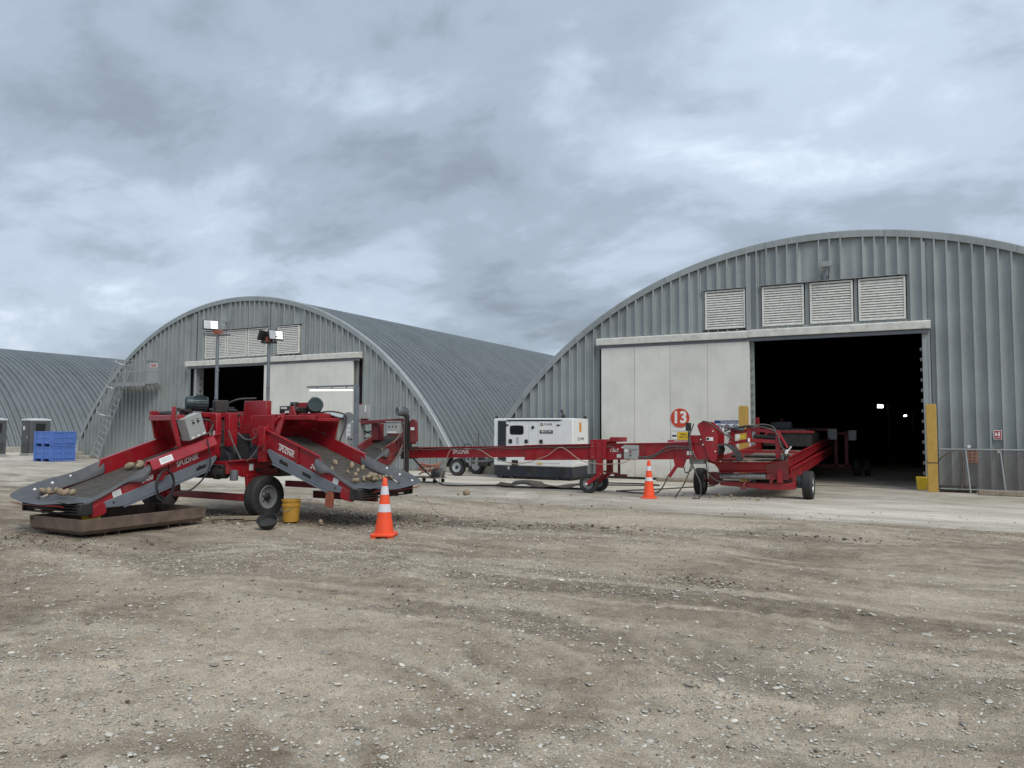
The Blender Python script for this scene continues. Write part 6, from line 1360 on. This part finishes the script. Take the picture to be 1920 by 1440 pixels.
# ------------------------------------------------------------------ caged ladder and platform on the middle shed
AL = thing('access_ladder', (-36.4, 23.9, 0), 'galvanised caged ladder sloping up to a hatch platform on the middle shed', 'ladder')
LA, LB = V3(-36.75, 23.72, .05), V3(-35.0, 23.86, 3.72); dirl = (LB - LA).normalized(); side = V3(.36, 0, -.02)
sd = dirl.cross(V3(0, 1, 0)).normalized() * -.28
for sg in (-1, 1): part(AL, 'stile', MB().bar(LA + sd * sg, LB + sd * sg + dirl * 1.1, .07, .03), 'pale_metal')
for k in range(13):
    p_ = LA.lerp(LB, (k + .6) / 13); part(AL, 'rung', MB().cyl(p_ - sd, p_ + sd, .018, None, 8), 'pale_metal')
def hoop(f):
    p_ = LA.lerp(LB, f); return [p_ + sd * (1.35 * math.cos(a)) + V3(0, -1, 0) * (.08 + .62 * math.sin(a)) for a in [math.pi * j / 12 for j in range(13)]]
for f in (.62, .98, 1.30): part(AL, 'cage_hoop', MB().tube(hoop(f), .022, 6), 'pale_metal')
h0, h1, h2 = hoop(.62), hoop(.98), hoop(1.30)
for j in (0, 2, 4, 6, 8, 10, 12): part(AL, 'cage_bar', MB().tube([h0[j], h1[j], h2[j]], .013, 5), 'pale_metal')
part(AL, 'platform', MB().box((-35.2, 23.3, 3.70), (-32.35, 24.15, 3.75)), 'trim_metal', 0.005)
part(AL, 'platform_edge', MB().box((-35.2, 23.27, 3.62), (-32.35, 23.298, 3.80)), 'trim_metal', 0.003)
for x in (-34.6, -33.95, -33.2, -32.5): part(AL, 'rail_post', MB().cyl((x, 23.32, 3.75), (x, 23.32, 4.85), .02, None, 8), 'trim_metal')
for z in (4.32, 4.85): part(AL, 'guard_rail', MB().tube([(-35.0, 23.32, z), (-32.45, 23.32, z), (-32.45, 24.1, z)], .02, 6), 'trim_metal')

# ------------------------------------------------------------------ lamps deep inside the shed
def lamp_in(x, y, z, w, label, post=True):
    T_ = thing('stand_lamp', (x, y, 0), label, 'lamp', 'lamps inside the dark shed')
    part(T_, 'lens', MB().box((x - w, y - .02, z - w * .6), (x + w, y, z + w * .6)), 'lamp_inside')
    part(T_, 'housing', MB().box((x - w * 1.2, y + .002, z - w * .8), (x + w * 1.2, y + .1, z + w * .8)), 'black_plastic')
    if post: part(T_, 'post', MB().cyl((x + .3, y + .05, 0), (x + .3, y + .05, z + .1), .03, None, 8).bar((x, y + .05, z), (x + .3, y + .05, z + .05), .04, .04), 'dark_steel')
lamp_in(-1.20, 35.0, 2.67, .10, 'brighter lit lamp deep inside the dark doorway')
lamp_in(-.30, 38.0, 2.32, .05, 'dimmer lit lamp further right inside the dark doorway')

# ------------------------------------------------------------------ potatoes
def potato_mesh(seed):
    r = np.random.default_rng(seed); bm = bmesh.new(); bmesh.ops.create_icosphere(bm, subdivisions=2, radius=1)
    ax = np.array([r.uniform(1.15, 1.45), r.uniform(.85, 1.0), r.uniform(.75, .95)]); f = r.normal(0, 1, (4, 3))
    for v in bm.verts:
        c_ = np.array(v.co); k = 1 + .09 * sum(math.sin(2.1 * float(c_ @ q)) for q in f) / 2
        v.co = Vector(c_ * ax * k)
    me = bpy.data.meshes.new('potato'); bm.to_mesh(me); bm.free(); me.shade_smooth(); me.materials.append(MATS['potato_skin']); return me
POT = [potato_mesh(100 + k) for k in range(6)]
def potato(p, r, label, grp):
    o = bpy.data.objects.new('potato', random.choice(POT)); COL.objects.link(o); o.location = p; o.scale = (r,) * 3
    o.rotation_euler = [random.uniform(0, 6.28) for _ in range(3)]; tag(o, label, 'potato', grp)
for a, t_ in ((1.16, .62), (1.10, .82), (1.26, .74)): potato(PL(a, t_, bzL + .07), .068 if t_ > .7 else .06, 'potato resting half way up the left-hand hopper belt', 'potatoes half way up the left hopper')
for k in range(6): potato(PL(-.13 + random.uniform(-.05, .02), 1.13 - .15 * k, .225), .052, 'potato caught in the rubber lip of the left-hand hopper', 'potatoes on the left hopper lip')
for k in range(36):
    a = abs(random.gauss(0, .22)) - .10; t_ = min(1.12, max(.14, random.gauss(.66, .26)))
    potato(PR(a, t_, bzR + .042 + (.045 if k > 28 and a < .15 else 0) + max(0, -a) * .5), random.uniform(.027, .042), 'potato in the loose heap at the low end of the right-hand hopper', 'potatoes in the right hopper')
for a, t_ in ((.75, .52), (.62, .82), (.45, .92), (.52, .70)): potato(PR(a, t_, bzR + .05), .045, 'stray potato part way up the right-hand hopper belt', 'stray potatoes on the right belt')
for x, y in ((-3.85, 19.3), (-3.7, 19.45), (-3.55, 19.25), (-3.62, 19.35), (-3.3, 19.45)): potato((x, y, .85), .055, 'muddy potato on the dusty belt of the receiving conveyor', 'potatoes on the receiving conveyor')
for x, y, r in ((-9.87, 16.08, .10),): potato((x, y, .05), r, 'large brown clod alone on the pale concrete', 'loose clods on the apron')
for x, y in ((-3.25, 18.35), (-4.3, 19.0), (-4.0, 18.95), (-9.05, 9.95), (-10.0, 15.9)): potato((x, y, .03), .04, 'small potato dropped on the concrete near the conveyors', 'potatoes dropped on the ground')

# ------------------------------------------------------------------ gravel and spilled soil (nobody could count it)
def ico():
    bm = bmesh.new(); bmesh.ops.create_icosphere(bm, subdivisions=1, radius=1); bm.verts.ensure_lookup_table()
    v = np.array([x.co for x in bm.verts]); f = np.array([[q.index for q in p_.verts] for p_ in bm.faces]); bm.free(); return v, f
IV, IF = ico()
bm = bmesh.new(); bmesh.ops.create_icosphere(bm, subdivisions=2, radius=1); bm.verts.ensure_lookup_table()
IV2 = np.array([x.co for x in bm.verts]); IF2 = np.array([[q.index for q in p_.verts] for p_ in bm.faces]); bm.free()
def scatter(name, xy, size, flat, mat, label, sink=.35, hi=False, jag=.12, cols=None):
    v0, f0 = (IV2, IF2) if hi else (IV, IF); n = len(xy); nv = len(v0)
    s = size[:, None] * np.stack([rng.uniform(.7, 1.35, n), rng.uniform(.6, 1.0, n), rng.uniform(flat[0], flat[1], n)], 1)
    if hi:
        d = rng.normal(0, 1, (n, 3, 3)); k = 1 + jag * .5 * np.sin(1.9 * np.einsum('vk,njk->nvj', v0, d)).sum(2)
    else: k = 1 + rng.uniform(-jag, jag, (n, nv))
    p = v0[None] * k[..., None] * s[:, None, :]
    a = rng.uniform(0, 2*np.pi, n); ca, sa = np.cos(a)[:, None], np.sin(a)[:, None]
    tl = rng.normal(0, .18, n)[:, None]
    z = p[..., 2] + p[..., 0] * tl
    x = p[..., 0] * ca - p[..., 1] * sa; y = p[..., 0] * sa + p[..., 1] * ca
    zz = np.where(edge_y(xy[:, 0]) - xy[:, 1] > 0, terrain(xy[:, 0], xy[:, 1]), 0.0)
    co_ = np.stack([x + xy[:, 0:1], y + xy[:, 1:2], z + zz[:, None] + s[:, 2:3] * (1 - 2 * sink)], -1).reshape(-1, 3)
    fa = (f0[None] + (np.arange(n) * nv)[:, None, None]).reshape(-1, 3)
    me = np_mesh(name, co_, fa, MATS[mat])
    at = me.color_attributes.new('tint', 'FLOAT_COLOR', 'POINT')
    r = rng.random(n); c4 = np.ones((n, 4)); c4[:, 0] = r; c4[:, 1] = rng.random(n)
    at.data.foreach_set('color', np.repeat(c4, nv, 0).astype(np.float32).ravel())
    o = bpy.data.objects.new(name, me); COL.objects.link(o); return tag(o, label, 'gravel' if 'gravel' in name else 'soil', kind='stuff')
def tint_mat(name, stops, rough=.85):
    m, t, b = new_mat(name); at = N(t, 'ShaderNodeAttribute'); at.attribute_name = 'tint'; sp_ = N(t, 'ShaderNodeSeparateColor'); t.links.new(at.outputs['Color'], sp_.inputs[0])
    c = tramp(t, sp_.outputs[0], stops)
    p = wpos(t); c = tmix(t, tramp(t, tnoise(t, p, 55, 4, .65), [(.46, g3(0)), (.80, g3(.5))]), c, (.24, .20, .15))
    t.links.new(c, b.inputs['Base Color']); b.inputs['Roughness'].default_value = rough; b.inputs['Specular IOR Level'].default_value = .3; MATS[name] = m
tint_mat('pebble', [(0, (.19, .175, .15)), (.14, (.34, .32, .275)), (.5, (.49, .465, .405)), (.85, (.61, .585, .515)), (1, (.72, .695, .62))])
tint_mat('clod', [(0, (.05, .04, .03)), (.5, (.11, .088, .066)), (1, (.19, .155, .12))], .95)
# sampling area: the open yard in front of the apron
def yard(n, y0=.6, y1=14.7, xa=-13.0, xb=7.5):
    q = np.stack([rng.uniform(xa, xb, n), rng.uniform(y0, y1, n)], 1)
    return q[edge_y(q[:, 0]) - q[:, 1] > .15]
def keep(q, thr, sc=1.0):
    g_ = gnoise(q[:, 0] * sc + 31.7, q[:, 1] * sc * 1.3 + 4.1); return q[g_ + rng.normal(0, .12, len(q)) > thr]
q = keep(np.concatenate([yard(75000), yard(60000, .6, 8.5, -9, 6)]), -.10, 1.6); scatter('gravel', q, np.clip(rng.lognormal(math.log(.0078), .42, len(q)), .004, .022), (.20, .38), 'pebble', 'pale small stones strewn over the yard', .45)
q = keep(yard(9000), -.14, 1.1); scatter('gravel', q, np.clip(rng.lognormal(math.log(.0155), .34, len(q)), .009, .04), (.20, .36), 'pebble', 'larger rounded pebbles bedded in the yard', .46, True)
q = keep(yard(16000), .02, 2.1); scatter('soil_crumbs', q, np.clip(rng.lognormal(math.log(.0065), .45, len(q)), .003, .018), (.35, .7), 'clod', 'brown crumbs of soil scattered over the yard', .35, False, .3)
# dark spilled soil in patches round the machines and trodden along the apron edge
def patchy(cx, cy, sx, sy, n): return np.stack([rng.normal(cx, sx, n), rng.normal(cy, sy, n)], 1)
q = np.concatenate([patchy(-9.4, 10.9, .8, .6, 700), patchy(-7.2, 11.2, 1.1, .35, 400), patchy(-4.6, 11.9, .6, .25, 150), patchy(-10.9, 9.6, .8, .5, 500), patchy(-11.3, 6.6, .9, .35, 400), patchy(-5.9, 11.6, .6, .3, 120), patchy(-1.0, 12.4, .5, .2, 90), patchy(-2.2, 8.4, .4, .1, 60), patchy(-4.2, 19.0, .8, .4, 140)])
scatter('soil_clods', q, np.clip(rng.lognormal(math.log(.0095), .55, len(q)), .004, .04), (.45, .85), 'clod', 'dark clods of spilled soil round the machines and apron edge', .3, False, .3)
q = np.stack([rng.uniform(-13, 9, 700), 0*rng.random(700)], 1); q[:, 1] = edge_y(q[:, 0]) + np.abs(rng.normal(0, 1.3, 700)) - .25
scatter('soil_crumbs', q, np.clip(rng.lognormal(math.log(.0085), .5, len(q)), .003, .03), (.3, .6), 'clod', 'dry crumbs of soil carried onto the concrete apron', .25, False, .3)
